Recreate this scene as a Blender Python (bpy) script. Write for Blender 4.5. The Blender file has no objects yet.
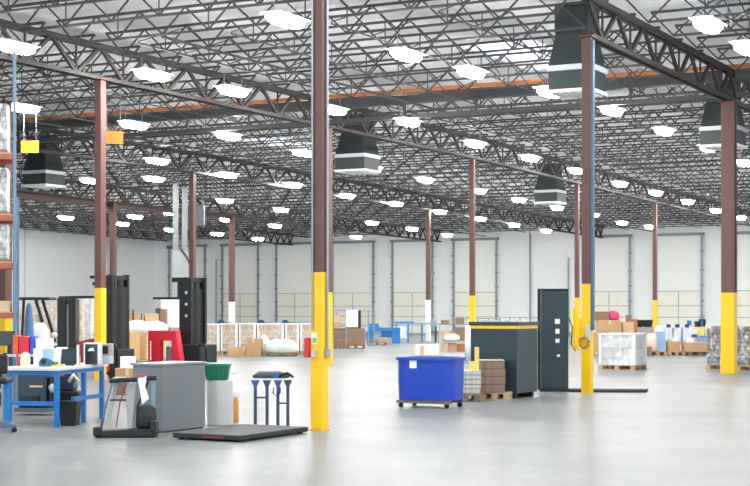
import bpy, math, random
from mathutils import Vector, Matrix, Euler
R = random.Random(7)
SC = bpy.context.scene
COL = SC.collection
TH = math.radians(27.96)
CT, ST = math.cos(TH), math.sin(TH)
F = 1534.0
HZ = 310.0
CAMH = 1.65

# ---------------------------------------------------------------- helpers
def G(px, d, z=0.0):
    """ground point seen in picture column px at depth d (metres from the camera)"""
    cx = (px - 375) / F * d
    return Vector((CT * cx - ST * d, ST * cx + CT * d, z))

def dep(y):
    return F * CAMH / (y - HZ)

def lin(v):
    v = v / 255.0
    return v / 12.92 if v <= .04045 else ((v + .055) / 1.055) ** 2.4

def rgb(t):
    return (lin(t[0]), lin(t[1]), lin(t[2]), 1)

MATS = {}
def M(name, col, rough=.6, metal=0.0, var=.12, scale=4.0, alpha=1.0, spec=.5, coat=0):
    if name in MATS:
        return MATS[name]
    m = bpy.data.materials.new(name)
    m.use_nodes = True
    nt = m.node_tree
    b = nt.nodes['Principled BSDF']
    b.inputs['Roughness'].default_value = rough
    b.inputs['Metallic'].default_value = metal
    b.inputs['Specular IOR Level'].default_value = spec
    b.inputs['Coat Weight'].default_value = coat
    c = rgb(col)
    tc = nt.nodes.new('ShaderNodeTexCoord')
    n = nt.nodes.new('ShaderNodeTexNoise')
    n.inputs['Scale'].default_value = scale
    n.inputs['Detail'].default_value = 4
    mx = nt.nodes.new('ShaderNodeMix'); mx.data_type = 'RGBA'
    mx.inputs[6].default_value = tuple(max(0, x * (1 - var)) for x in c[:3]) + (1,)
    mx.inputs[7].default_value = tuple(min(1, x * (1 + var)) for x in c[:3]) + (1,)
    nt.links.new(tc.outputs['Object'], n.inputs['Vector'])
    nt.links.new(n.outputs['Fac'], mx.inputs[0])
    nt.links.new(mx.outputs[2], b.inputs['Base Color'])
    if alpha < 1:
        b.inputs['Alpha'].default_value = alpha
    MATS[name] = m
    return m

def Memit(name, col, strength):
    m = bpy.data.materials.new(name); m.use_nodes = True
    nt = m.node_tree; nt.nodes.clear()
    o = nt.nodes.new('ShaderNodeOutputMaterial'); e = nt.nodes.new('ShaderNodeEmission')
    e.inputs[0].default_value = rgb(col); e.inputs[1].default_value = strength
    nt.links.new(e.outputs[0], o.inputs[0])
    return m

class MB:
    def __init__(s):
        s.v = []; s.f = []; s.m = []; s.mats = []; s.cur = 0; s.pc = []
    def mat(s, m):
        if m not in s.mats: s.mats.append(m)
        s.cur = s.mats.index(m); return s
    def _add(s, vs, fs):
        s.pc.append((list(vs), list(fs)))
        o = len(s.v); s.v += [tuple(v) for v in vs]
        for f in fs:
            s.f.append([i + o for i in f]); s.m.append(s.cur)
        return s
    def box(s, x0, x1, y0, y1, z0, z1):
        vs = [(x, y, z) for z in (z0, z1) for y in (y0, y1) for x in (x0, x1)]
        return s._add(vs, [(0, 2, 3, 1), (4, 5, 7, 6), (0, 1, 5, 4), (2, 6, 7, 3), (0, 4, 6, 2), (1, 3, 7, 5)])
    def frus(s, c, a, b, z0, z1):
        """box tapering from half sizes a (at z0) to b (at z1) round centre c"""
        vs = [(c[0] + i * h[0], c[1] + j * h[1], z) for z, h in ((z0, a), (z1, b)) for j in (-1, 1) for i in (-1, 1)]
        return s._add(vs, [(0, 2, 3, 1), (4, 5, 7, 6), (0, 1, 5, 4), (2, 6, 7, 3), (0, 4, 6, 2), (1, 3, 7, 5)])
    def bar(s, p, q, w, h=None):
        """square bar between two points"""
        h = h or w
        p = Vector(p); q = Vector(q); d = (q - p).normalized()
        up = Vector((0, 0, 1)) if abs(d.z) < .95 else Vector((0, 1, 0))
        a = d.cross(up).normalized() * w / 2; b = a.cross(d).normalized() * h / 2
        vs = [e + i * a + j * b for e in (p, q) for j in (-1, 1) for i in (-1, 1)]
        return s._add(vs, [(0, 2, 3, 1), (4, 5, 7, 6), (0, 1, 5, 4), (2, 6, 7, 3), (0, 4, 6, 2), (1, 3, 7, 5)])
    def tube(s, pts, r, n=10, cap=True):
        pts = [Vector(p) for p in pts]; rings = []
        rs = r if isinstance(r, (list, tuple)) else [r] * len(pts)
        for i, p in enumerate(pts):
            d = (pts[min(i + 1, len(pts) - 1)] - pts[max(i - 1, 0)]).normalized()
            up = Vector((0, 0, 1)) if abs(d.z) < .9 else Vector((0, 1, 0))
            a = d.cross(up).normalized(); b = a.cross(d)
            rings.append([p + (a * math.cos(t) + b * math.sin(t)) * rs[i] for t in [2 * math.pi * k / n for k in range(n)]])
        vs = [v for g in rings for v in g]; fs = []
        for i in range(len(rings) - 1):
            for k in range(n):
                fs.append((i * n + k, i * n + (k + 1) % n, (i + 1) * n + (k + 1) % n, (i + 1) * n + k))
        if cap:
            fs.append(tuple(range(n))[::-1]); fs.append(tuple((len(rings) - 1) * n + k for k in range(n)))
        return s._add(vs, fs)
    def lathe(s, c, prof, n=20):
        """prof: list of (radius, z) from bottom to top"""
        vs = [(c[0] + r * math.cos(2 * math.pi * k / n), c[1] + r * math.sin(2 * math.pi * k / n), z) for r, z in prof for k in range(n)]
        fs = []
        for i in range(len(prof) - 1):
            for k in range(n):
                fs.append((i * n + k, i * n + (k + 1) % n, (i + 1) * n + (k + 1) % n, (i + 1) * n + k))
        fs.append(tuple(range(n))[::-1]); fs.append(tuple((len(prof) - 1) * n + k for k in range(n)))
        return s._add(vs, fs)
    def prism(s, poly, y0, y1):
        """polygon in x,z pushed along y"""
        n = len(poly)
        vs = [(x, y0, z) for x, z in poly] + [(x, y1, z) for x, z in poly]
        fs = [tuple(range(n)), tuple(range(n, 2 * n))[::-1]] + [(i, i + n, (i + 1) % n + n, (i + 1) % n) for i in range(n)]
        return s._add(vs, fs)
    def prismx(s, poly, x0, x1):
        """polygon in y,z pushed along x"""
        n = len(poly)
        vs = [(x0, y, z) for y, z in poly] + [(x1, y, z) for y, z in poly]
        fs = [tuple(range(n)), tuple(range(n, 2 * n))[::-1]] + [(i, i + n, (i + 1) % n + n, (i + 1) % n) for i in range(n)]
        return s._add(vs, fs)
    def loops(s, rings):
        n = len(rings[0]); vs = [v for g in rings for v in g]; fs = []
        for i in range(len(rings) - 1):
            for k in range(n):
                fs.append((i * n + k, i * n + (k + 1) % n, (i + 1) * n + (k + 1) % n, (i + 1) * n + k))
        fs.append(tuple(range(n))[::-1]); fs.append(tuple((len(rings) - 1) * n + k for k in range(n)))
        return s._add(vs, fs)
    def each(s, name, mat=None, parent=None, **kw):
        """every shape collected so far becomes a part of its own"""
        for vs, fs in s.pc:
            MB()._add(vs, fs).build(name, mat, parent, **kw)
    def build(s, name, mat=None, parent=None, bev=0, smooth=False, loc=None, rz=None):
        me = bpy.data.meshes.new(name)
        me.from_pydata(s.v, [], s.f)
        if mat: s.mats = [mat]; s.m = [0] * len(s.f)
        for m in s.mats: me.materials.append(m)
        for p, k in zip(me.polygons, s.m):
            p.material_index = k
            p.use_smooth = smooth
        me.update()
        import bmesh
        bm = bmesh.new(); bm.from_mesh(me); bmesh.ops.recalc_face_normals(bm, faces=bm.faces); bm.to_mesh(me); bm.free()
        o = bpy.data.objects.new(name, me); COL.objects.link(o)
        if parent: o.parent = parent
        if loc is not None: o.location = loc
        if rz is not None: o.rotation_euler = (0, 0, rz)
        if bev:
            md = o.modifiers.new('bevel', 'BEVEL'); md.width = bev; md.segments = 2; md.limit_method = 'ANGLE'; md.angle_limit = .7
        return o

def tag(o, label, cat, group=None, kind=None):
    o['label'] = label; o['category'] = cat
    if group: o['group'] = group
    if kind: o['kind'] = kind
    return o

def thing(name, label, cat, loc, phi=None, group=None):
    """phi: turn against the camera direction in degrees; None = square to the building"""
    o = bpy.data.objects.new(name, None); COL.objects.link(o)
    o.empty_display_size = .2
    o.location = loc
    o.rotation_euler = (0, 0, 0 if phi is None else TH + math.radians(phi))
    return tag(o, label, cat, group)

def dup(root, loc, rz=None, label=None, group=None):
    r = root.copy(); COL.objects.link(r); r.location = loc
    if rz is not None: r.rotation_euler = (0, 0, rz)
    if label: r['label'] = label
    if group: r['group'] = group
    for ch in list(root.children):
        c = ch.copy(); COL.objects.link(c); c.parent = r
        for g in list(ch.children):
            e = g.copy(); COL.objects.link(e); e.parent = c
    return r

ORD = ['', 'first', 'second', 'third', 'fourth', 'fifth', 'sixth', 'seventh', 'eighth', 'ninth', 'tenth', 'eleventh', 'twelfth']
def nth(n):
    if n < len(ORD): return ORD[n]
    return str(n) + {1: 'st', 2: 'nd', 3: 'rd'}.get(n % 10 if n % 100 not in (11, 12, 13) else 0, 'th')

def roofdrop(Y):
    return 0 if Y < 50 else -.0125 * (Y - 50)

# ---------------------------------------------------------------- materials
brown = M('brown_column_paint', (100, 66, 60), .55, var=.15)
darkbrown = M('dark_girder_paint', (44, 37, 35), .6, var=.15)
joistm = M('joist_paint', (66, 64, 66), .6, var=.12)
yellow = M('safety_yellow', (242, 192, 0), .4, var=.06)
whitep = M('white_paint', (235, 235, 232), .5, var=.03)
steel = M('galvanised_steel', (150, 158, 165), .4, .6, var=.15)
lightst = M('pale_grey_metal', (190, 196, 200), .45, .2, var=.08)
black = M('black_paint', (15, 18, 22), .5, var=.2)
blackp = M('black_plastic', (20, 23, 26), .55, var=.2)
rubber = M('black_rubber', (22, 22, 24), .8, var=.2)
blue = M('blue_powder_coat', (0, 116, 188), .4, var=.08)
dblue = M('dark_blue_steel', (40, 66, 100), .4, .2, var=.12)
bluebin = M('blue_plastic', (6, 60, 172), .45, var=.12, scale=6)
red = M('red_paint', (205, 32, 50), .35, var=.1)
dred = M('dark_red_paint', (150, 28, 40), .4, var=.12)
green = M('green_plastic', (22, 112, 88), .4, var=.12, scale=8)
dgreen = M('dark_slate_green_paint', (28, 51, 59), .5, var=.05)
dgreen2 = M('darker_slate_paint', (26, 50, 58), .45, var=.06)
duct = M('dark_green_duct_paint', (42, 51, 52), .5, .1, var=.15, scale=2)
grey = M('grey_cabinet_paint', (112, 118, 122), .5, var=.05, scale=6)
wood = M('pallet_wood', (186, 158, 122), .8, var=.25, scale=8)
woodd = M('weathered_wood', (120, 105, 88), .85, var=.25, scale=8)
cartA = M('brown_cardboard', (196, 158, 116), .85, var=.1)
cartB = M('tan_cardboard', (214, 180, 140), .85, var=.1)
cartC = M('dark_cardboard', (140, 114, 92), .85, var=.15)
paper = M('white_paper', (238, 238, 235), .7, var=.03)
tapem = M('parcel_tape', (224, 200, 165), .35, var=.08)
film = M('clear_film_bundle', (222, 228, 230), .25, var=.1, scale=10)
orange = M('orange_paint', (214, 122, 50), .45, var=.1)
lam = M('pale_laminate', (226, 226, 224), .35, var=.03)
pink = M('pink_film', (214, 60, 110), .35, var=.2)
teal = M('teal_plastic', (20, 110, 130), .4, var=.2)
glassd = M('dark_screen', (36, 48, 52), .15, var=.1)
cream = M('cream_plastic', (232, 224, 190), .5, var=.08)
skyb = M('light_blue_film', (150, 185, 225), .35, var=.15)
hoseb = M('pale_blue_steel', (110, 150, 190), .45, var=.1)

def pallet_film(name, c1, c2, rowh=.22, colw=.42, mortar=(222, 216, 208), msize=.006, sheen=.5):
    """cartons seen through stretch film: brick rows in real colours, white film sheen painted over them in streaks"""
    m = bpy.data.materials.new(name); m.use_nodes = True; nt = m.node_tree; b = nt.nodes['Principled BSDF']
    tc = nt.nodes.new('ShaderNodeTexCoord'); sx = nt.nodes.new('ShaderNodeSeparateXYZ'); ad = nt.nodes.new('ShaderNodeMath')
    cb = nt.nodes.new('ShaderNodeCombineXYZ'); br = nt.nodes.new('ShaderNodeTexBrick')
    nt.links.new(tc.outputs['Object'], sx.inputs[0]); nt.links.new(sx.outputs[0], ad.inputs[0]); nt.links.new(sx.outputs[1], ad.inputs[1])
    nt.links.new(ad.outputs[0], cb.inputs[0]); nt.links.new(sx.outputs[2], cb.inputs[1]); nt.links.new(cb.outputs[0], br.inputs['Vector'])
    br.inputs['Scale'].default_value = 1; br.inputs['Brick Width'].default_value = colw; br.inputs['Row Height'].default_value = rowh
    br.inputs['Mortar Size'].default_value = msize
    br.inputs['Color1'].default_value = rgb(c1); br.inputs['Color2'].default_value = rgb(c2); br.inputs['Mortar'].default_value = rgb(mortar)
    n = nt.nodes.new('ShaderNodeTexNoise'); n.inputs['Scale'].default_value = 5; n.inputs['Detail'].default_value = 5; n.inputs['Distortion'].default_value = 1.5
    mp = nt.nodes.new('ShaderNodeMapping'); mp.inputs['Scale'].default_value = (1, 1, .45)
    nt.links.new(tc.outputs['Object'], mp.inputs[0]); nt.links.new(mp.outputs[0], n.inputs['Vector'])
    rp = nt.nodes.new('ShaderNodeValToRGB'); rp.color_ramp.elements[0].position = .45; rp.color_ramp.elements[1].position = .68
    rp.color_ramp.elements[1].color = (sheen, sheen, sheen, 1)
    nt.links.new(n.outputs['Fac'], rp.inputs[0])
    mx = nt.nodes.new('ShaderNodeMix'); mx.data_type = 'RGBA'; mx.inputs[7].default_value = rgb((240, 243, 246))  # white sheen of the film mixed into the base colour
    nt.links.new(rp.outputs[0], mx.inputs[0]); nt.links.new(br.outputs['Color'], mx.inputs[6]); nt.links.new(mx.outputs[2], b.inputs['Base Color'])
    b.inputs['Roughness'].default_value = .35
    return m
wrapTan = pallet_film('film_wrapped_tan_cartons', (194, 176, 156), (178, 156, 132))
wrapWhite = pallet_film('film_wrapped_white_cartons', (208, 210, 210), (186, 187, 188), .3, .3, (160, 162, 164), .008, .55)
wrapGrey = pallet_film('film_wrapped_grey_bundles', (150, 146, 146), (120, 114, 114), .11, .4, (84, 82, 86), .01, .75)
wrapBlueW = pallet_film('film_wrapped_blue_white', (225, 232, 240), (170, 198, 230), .3, .18, sheen=.9)
stackGrey = pallet_film('grey_flat_cartons', (190, 188, 182), (165, 160, 152), .1, .7, (110, 105, 100), .008, .3)
stackBrown = pallet_film('brown_flat_cartons', (134, 106, 84), (116, 90, 70), .16, .8, (92, 74, 60), .008, .05)

# ---------------------------------------------------------------- setting
YW = 98.0; XL = -71.5; XR = 14.0; YN = -4.0
def floor_mat():
    m = bpy.data.materials.new('polished_concrete'); m.use_nodes = True; nt = m.node_tree; b = nt.nodes['Principled BSDF']
    tc = nt.nodes.new('ShaderNodeTexCoord')
    n1 = nt.nodes.new('ShaderNodeTexNoise'); n1.inputs['Scale'].default_value = .35; n1.inputs['Detail'].default_value = 8; n1.inputs['Roughness'].default_value = .62
    n2 = nt.nodes.new('ShaderNodeTexNoise'); n2.inputs['Scale'].default_value = 2.2; n2.inputs['Detail'].default_value = 8; n2.inputs['Roughness'].default_value = .7
    nt.links.new(tc.outputs['Object'], n1.inputs['Vector']); nt.links.new(tc.outputs['Object'], n2.inputs['Vector'])
    a = nt.nodes.new('ShaderNodeMix'); a.data_type = 'FLOAT'; a.inputs[0].default_value = .45
    nt.links.new(n1.outputs['Fac'], a.inputs[2]); nt.links.new(n2.outputs['Fac'], a.inputs[3])
    rp = nt.nodes.new('ShaderNodeValToRGB')
    rp.color_ramp.elements[0].position = .34; rp.color_ramp.elements[0].color = rgb((113, 117, 118))
    rp.color_ramp.elements[1].position = .62; rp.color_ramp.elements[1].color = rgb((138, 140, 139))
    nt.links.new(a.outputs[0], rp.inputs[0])
    br = nt.nodes.new('ShaderNodeTexBrick'); br.offset = 0; br.inputs['Scale'].default_value = 1
    br.inputs['Brick Width'].default_value = 12.09; br.inputs['Row Height'].default_value = 10.61; br.inputs['Mortar Size'].default_value = .012
    mp = nt.nodes.new('ShaderNodeMapping'); mp.inputs['Location'].default_value = (10.55 + 12.09 * 4 + 3, -18.25 + 3, 0)
    nt.links.new(tc.outputs['Object'], mp.inputs[0]); nt.links.new(mp.outputs[0], br.inputs['Vector'])
    mx = nt.nodes.new('ShaderNodeMix'); mx.data_type = 'RGBA'; mx.inputs[7].default_value = rgb((118, 118, 116))
    nt.links.new(br.outputs['Fac'], mx.inputs[0]); nt.links.new(rp.outputs[0], mx.inputs[6]); nt.links.new(mx.outputs[2], b.inputs['Base Color'])
    r2 = nt.nodes.new('ShaderNodeMapRange'); r2.inputs[3].default_value = .29; r2.inputs[4].default_value = .36
    nt.links.new(n2.outputs['Fac'], r2.inputs[0]); nt.links.new(r2.outputs[0], b.inputs['Roughness'])
    b.inputs['Specular IOR Level'].default_value = .025
    return m
o = MB().box(XL - .3, XR, YN, YW + .3, -.25, 0).build('floor', floor_mat()); o['kind'] = 'structure'

# roof deck with real skylight openings
def roofz(Y): return 8.25 + roofdrop(Y)
sky = [(-15.1, 37.0, 1.9, 4.6), (-31.5, 51.6, 1.9, 4.2), (-33.0, 82.0, 2.2, 4.6), (-52.5, 56.0, 1.9, 4.0)]
deckm = M('roof_deck_white', (240, 242, 246), .7, var=.06, scale=.6)
xs = sorted({XL - .3, XR} | {round(c + s * w / 2, 3) for c, _, w, _ in sky for s in (-1, 1)})
ys = sorted({YN, 50.0, YW + .3} | {round(c + s * l / 2, 3) for _, c, _, l in sky for s in (-1, 1)})
mb = MB(); vi = {}
for zz, dz in ((0, 0), (1, .18)):
    for i, x in enumerate(xs):
        for j, y in enumerate(ys):
            vi[zz, i, j] = len(mb.v); mb.v.append((x, y, roofz(y) + dz))
def hole(i, j):
    cx = (xs[i] + xs[i + 1]) / 2; cy = (ys[j] + ys[j + 1]) / 2
    return any(abs(cx - c[0]) < c[2] / 2 and abs(cy - c[1]) < c[3] / 2 for c in sky)
nx, ny = len(xs) - 1, len(ys) - 1
for i in range(nx):
    for j in range(ny):
        if hole(i, j): continue
        for zz in (0, 1):
            mb.f.append([vi[zz, i, j], vi[zz, i + 1, j], vi[zz, i + 1, j + 1], vi[zz, i, j + 1]]); mb.m.append(0)
        for (a, b_, ii, jj) in (((i, j), (i + 1, j), i, j - 1), ((i + 1, j), (i + 1, j + 1), i + 1, j), ((i + 1, j + 1), (i, j + 1), i, j + 1), ((i, j + 1), (i, j), i - 1, j)):
            if ii < 0 or jj < 0 or ii >= nx or jj >= ny or hole(ii, jj):
                mb.f.append([vi[0, a[0], a[1]], vi[0, b_[0], b_[1]], vi[1, b_[0], b_[1]], vi[1, a[0], a[1]]]); mb.m.append(0)
o = mb.build('ceiling', deckm); o['kind'] = 'structure'
domem = bpy.data.materials.new('frosted_skylight'); domem.use_nodes = True
b = domem.node_tree.nodes['Principled BSDF']; b.inputs['Base Color'].default_value = (1, 1, 1, 1); b.inputs['Roughness'].default_value = .4
nt = domem.node_tree; tr = nt.nodes.new('ShaderNodeBsdfTranslucent'); tp = nt.nodes.new('ShaderNodeBsdfTransparent'); ms = nt.nodes.new('ShaderNodeMixShader')
ms.inputs[0].default_value = .55
nt.links.new(tr.outputs[0], ms.inputs[1]); nt.links.new(tp.outputs[0], ms.inputs[2]); nt.links.new(ms.outputs[0], nt.nodes['Material Output'].inputs[0])
tr.inputs[0].default_value = (.95, .97, 1, 1)
for k, (x, y, w, l) in enumerate(sky):
    z = roofz(y) + .18
    o = MB().frus((x, y), (w / 2 + .1, l / 2 + .1), (w / 2 - .25, l / 2 - .25), z, z + .3).build('window_%d' % (20 + k), domem); o['kind'] = 'structure'
    g = MB()
    for t in (-.25, .25): g.box(x - w / 2, x + w / 2, y + t * l - .03, y + t * l + .03, z - .12, z - .04)
    g.each('window_frame', whitep, o)

def wall_mat(name, col, joint, axis):
    m = bpy.data.materials.new(name); m.use_nodes = True; nt = m.node_tree; b = nt.nodes['Principled BSDF']
    tc = nt.nodes.new('ShaderNodeTexCoord'); n = nt.nodes.new('ShaderNodeTexNoise'); n.inputs['Scale'].default_value = .5; n.inputs['Detail'].default_value = 5
    nt.links.new(tc.outputs['Object'], n.inputs['Vector'])
    mx = nt.nodes.new('ShaderNodeMix'); mx.data_type = 'RGBA'
    c = rgb(col); mx.inputs[6].default_value = tuple(v * .93 for v in c[:3]) + (1,); mx.inputs[7].default_value = c
    nt.links.new(n.outputs['Fac'], mx.inputs[0])
    sx = nt.nodes.new('ShaderNodeSeparateXYZ'); nt.links.new(tc.outputs['Object'], sx.inputs[0])
    mo = nt.nodes.new('ShaderNodeMath'); mo.operation = 'PINGPONG'; mo.inputs[1].default_value = joint / 2
    nt.links.new(sx.outputs[axis], mo.inputs[0])
    lt = nt.nodes.new('ShaderNodeMath'); lt.operation = 'LESS_THAN'; lt.inputs[1].default_value = .03
    nt.links.new(mo.outputs[0], lt.inputs[0])
    m2 = nt.nodes.new('ShaderNodeMix'); m2.data_type = 'RGBA'; m2.inputs[7].default_value = rgb((150, 155, 158))
    nt.links.new(lt.outputs[0], m2.inputs[0]); nt.links.new(mx.outputs[2], m2.inputs[6]); nt.links.new(m2.outputs[2], b.inputs['Base Color'])
    b.inputs['Roughness'].default_value = .7
    return m
zt = roofz(YW)
o = MB().box(XL - .3, XR, YW, YW + .3, 0, zt).build('wall_back', wall_mat('back_wall_paint', (250, 252, 251), 40.0, 0)); o['kind'] = 'structure'
o = MB().prismx([(YN, 0), (YW, 0), (YW, zt), (50, 8.25), (YN, 8.25)], XL - .3, XL).build('wall_left', wall_mat('left_wall_paint', (248, 250, 252), 9.2, 1)); o['kind'] = 'structure'

def wx(px):
    u = (px - 375) / F
    return YW * (CT * u - ST) / (ST * u + CT)
# dock doors with tall vertical lift tracks on the back wall
doorp = M('door_panel_white', (247, 248, 243), .5, var=.03)
doorlow = M('door_leaf_cream', (245, 243, 230), .5, var=.03)
doorpx = [(171, 206), (224, 259), (278, 314), (334, 374), (394, 433), (455, 497), (590, 630), (657, 702), (737, 784)]
trackm = M('door_track_steel', (138, 150, 158), .45, .4, var=.1)
for k, (a, b_) in enumerate(doorpx):
    x0, x1 = wx(a), wx(b_); ztop = 6.5
    o = MB().box(x0, x1, YW - .12, YW - .002, 0, ztop).build('door_%d' % (k + 1), doorp); o['kind'] = 'structure'
    g = MB()
    g.box(x0 - .08, x0 + .02, YW - .26, YW - .12, 0, ztop + .1).box(x1 - .02, x1 + .08, YW - .26, YW - .12, 0, ztop + .1)
    g.box(x0 - .2, x1 + .2, YW - .3, YW - .12, ztop, ztop + .18)
    for z in (1.2, 2.2, 3.2, 4.2, 5.4):
        g.box(x0 - .16, x0 + .05, YW - .28, YW - .1, z, z + .1); g.box(x1 - .05, x1 + .16, YW - .28, YW - .1, z, z + .1)
    g.build('door_track', trackm, o)
    leaf = MB().box(x0 + .06, x1 - .06, YW - .17, YW - .121, .02, 2.9).build('door_leaf', doorlow, o)
    g = MB()
    for z in (.55, 1.15, 1.9, 2.86): g.box(x0 + .06, x1 - .06, YW - .185, YW - .17, z, z + .05)
    xm = (x0 + x1) / 2
    g.box(xm - .03, xm + .03, YW - .19, YW - .17, .02, 2.9)
    g.build('door_seam', M('seam_grey', (176, 182, 182), .5), leaf)
# pipes running up the blank part of the back wall
for k, (px, ztp) in enumerate([(531, 6.9), (569, 5.2), (217, 5.5), (548, 3.0)]):
    o = MB().tube([(wx(px), YW - .12, 0), (wx(px), YW - .12, ztp)], .05, 8).build('trim_%d' % (k + 1), trackm); o['kind'] = 'structure'
o = MB().box(XL, XR, YW - .1, YW - .001, 0, .18).build('baseboard_back', M('base_grey', (170, 175, 178), .7)); o['kind'] = 'structure'

# ---------------------------------------------------------------- columns
GX = lambda r: -10.55 - 12.09 * r
GY = lambda k: 18.25 + 10.61 * k
def column(X, Y, w, d, label, sleeve=yellow, top=7.05, sl=2.17, style='tube', parts=()):
    t = thing('steel_column', label, 'column', (X, Y, 0))
    tp = top + roofdrop(Y)
    p = MB()
    if style == 'H':
        tf = .05
        p.box(-w / 2, w / 2, -d / 2, -d / 2 + tf, sl - .02, tp).box(-w / 2, w / 2, d / 2 - tf, d / 2, sl - .02, tp).box(-.03, .03, -d / 2 + tf, d / 2 - tf, sl - .02, tp)
        p.box(-w / 2 + .03, w / 2 - .03, -d / 2 + tf + .04, d / 2 - tf - .04, sl - .02, tp)
    else:
        p.box(-w / 2, w / 2, -d / 2, d / 2, sl - .02, tp)
    p.box(-w / 2 - .06, w / 2 + .06, -d / 2 - .06, d / 2 + .06, tp, tp + .04)
    p.build('post', brown, t, bev=.012)
    e = .006
    MB().box(-w / 2 - e, w / 2 + e, -d / 2 - e, d / 2 + e, .02, sl).build('guard_sleeve', sleeve, t, bev=.012)
    MB().box(-w / 2 - .02, w / 2 + .02, -d / 2 - .02, d / 2 + .02, 0, .02).build('base_plate', steel if sleeve is whitep else yellow, t)
    return t
cA = column(GX(0), GY(0), .175, .175, 'nearest column, brown above bright yellow, with red box and conduit on it')
# fittings on the nearest column (front face looks towards -Y)
s = .0875
MB().tube([(-.05, -s - .025, 1.38), (-.05, -s - .025, 7.0)], .013, 8).build('conduit', steel, cA)
g = MB().tube([(s + .025, .02, 1.1), (s + .025, .02, 7.0)], .018, 8)
g.build('conduit', steel, cA)
MB().box(s, s + .05, -.03, .07, 1.0, 1.12).build('conduit_end_box', steel, cA, bev=.006)
MB().box(-s - .075, -s, -s - .06, s - .03, 1.0, 1.27).build('red_alarm_box', red, cA, bev=.008)
MB().box(-.07, .015, -s - .012, -s, 1.18, 1.34).mat(whitep).build('notice_plate', whitep, cA)
MB().box(-.055, .01, -s - .05, -s, 1.0, 1.1).build('outlet_box', lightst, cA, bev=.005)
MB().box(-.05, .01, -s - .016, -s - .011, 1.2, 1.27).build('green_sticker', M('green_sticker', (130, 180, 90), .5), cA)
cB = column(GX(0), GY(1), .18, .18, 'brown and yellow column right of the tall dark cabinet, hose coil on it')
MB().box(.096, .15, -.08, .02, 1.25, 7.0).build('side_conduit', M('slate_conduit', (78, 98, 118), .45, .2), cB)
g = MB()
for j in range(3):
    r_ = .11 - j * .012
    g.tube([(-.02 + r_ * math.cos(a), -.13 - .015 * j, 1.02 + r_ * 1.15 * math.sin(a)) for a in [i * math.pi / 10 for i in range(21)]], .012, 6)
g.each('hose_coil', M('dull_brass_hose', (176, 140, 70), .5), cB, smooth=True)
MB().box(.02, .1, -.15, -.096, 1.05, 1.35).build('switch_box', lightst, cB, bev=.006)
MB().box(-.15, -.1, -.09, .04, .95, 1.5).build('yellow_bracket', yellow, cB, bev=.006)
cC = column(GX(0), GY(2), .34, .32, 'thick brown and yellow column at the right edge, before grey wrapped pallets', style='H', sl=2.1)
cD = column(GX(1), GY(1), .19, .2, 'brown and yellow column just behind the blue workbench')
cF = column(GX(1) + .12, GY(2), .19, .19, 'column half hidden directly behind the nearest column')
cE = column(GX(1), GY(3), .17, .17, 'brown and yellow column rising behind the left end of the slate machine')
cH = column(GX(1), GY(4), .17, .17, 'brown and yellow column seen just left of the hose-coil column')
MB().box(-.2, -.1, -.2, .1, .05, 1.7).build('column_guard', M('pale_yellow_paint', (236, 208, 110), .5), cH)
cG = column(GX(1), GY(5), .19, .19, 'slender brown and yellow column above the far pallets at right', sl=2.12)
column(GX(2), GY(3), .2, .2, 'reddish brown column rising behind the reach truck mast', sleeve=yellow)
column(GX(2), GY(5), .2, .2, 'brown column with white foot, behind the blue bin', sleeve=whitep)
column(GX(3), GY(4), .26, .26, 'distant brown column with its top left of the tall black mast', sleeve=yellow)
column(GX(3), GY(5), .26, .26, 'brown column with white foot behind the row of wrapped pallets', sleeve=whitep, sl=2.1)
p = G(5, 40); column(p.x, p.y, .26, .26, 'dark brown column standing behind the pallet rack at left edge', sl=1.5)

# ---------------------------------------------------------------- girders
def girder_mesh(L=10.61, n=6):
    g = MB(); z0, z1 = 7.12, 7.84
    for x in (-.09, .09):
        g.box(x - .035, x + .035, 0, L, z0 - .07, z0 + .02); g.box(x - .035, x + .035, 0, L, z1 - .06, z1 + .06)
    st = L / n
    for i in range(n):
        y = i * st
        g.bar((0, y, z1), (0, y + st / 2, z0), .07, .085); g.bar((0, y + st / 2, z0), (0, y + st, z1), .07, .085)
        g.bar((0, y + st / 2, z0), (0, y + st / 2, z1), .04)
    return g
gproto = None
rows_k = {0: range(1, 4), 1: range(0, 8), 2: range(1, 8), 3: range(2, 8), 4: range(3, 8)}
for r, ks in rows_k.items():
    for q, k in enumerate(ks):
        lab = 'roof girder truss, %s span from near end of %s girder line from right' % (nth(q + 1), nth(r + 1))
        y = GY(k); L = 10.61
        if gproto is None:
            gproto = girder_mesh().build('roof_girder', darkbrown); o = gproto
        else:
            o = gproto.copy(); COL.objects.link(o)
        if k == 7: o.scale = (1, (YW - .1 - y) / L, 1)
        o.location = (GX(r), y, roofdrop(y))
        o.rotation_euler = (math.atan2(roofdrop(y + L) - roofdrop(y), L), 0, 0)
        o.location.z += o.location.y * 0
        tag(o, lab, 'girder', 'steel girders of the %s girder line' % nth(r + 1))
# solid brown beam under the fourth line
for q, k in enumerate((3, 4)):
    pass
g = MB().box(GX(3) - .45, GX(3) - .2, GY(3) - 6, GY(5) + 2, 6.72, 7.02)
tag(g.build('brown_beam', M('chocolate_beam_paint', (92, 66, 60), .6), None), 'long solid brown beam under the roof at upper left', 'beam')

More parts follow.
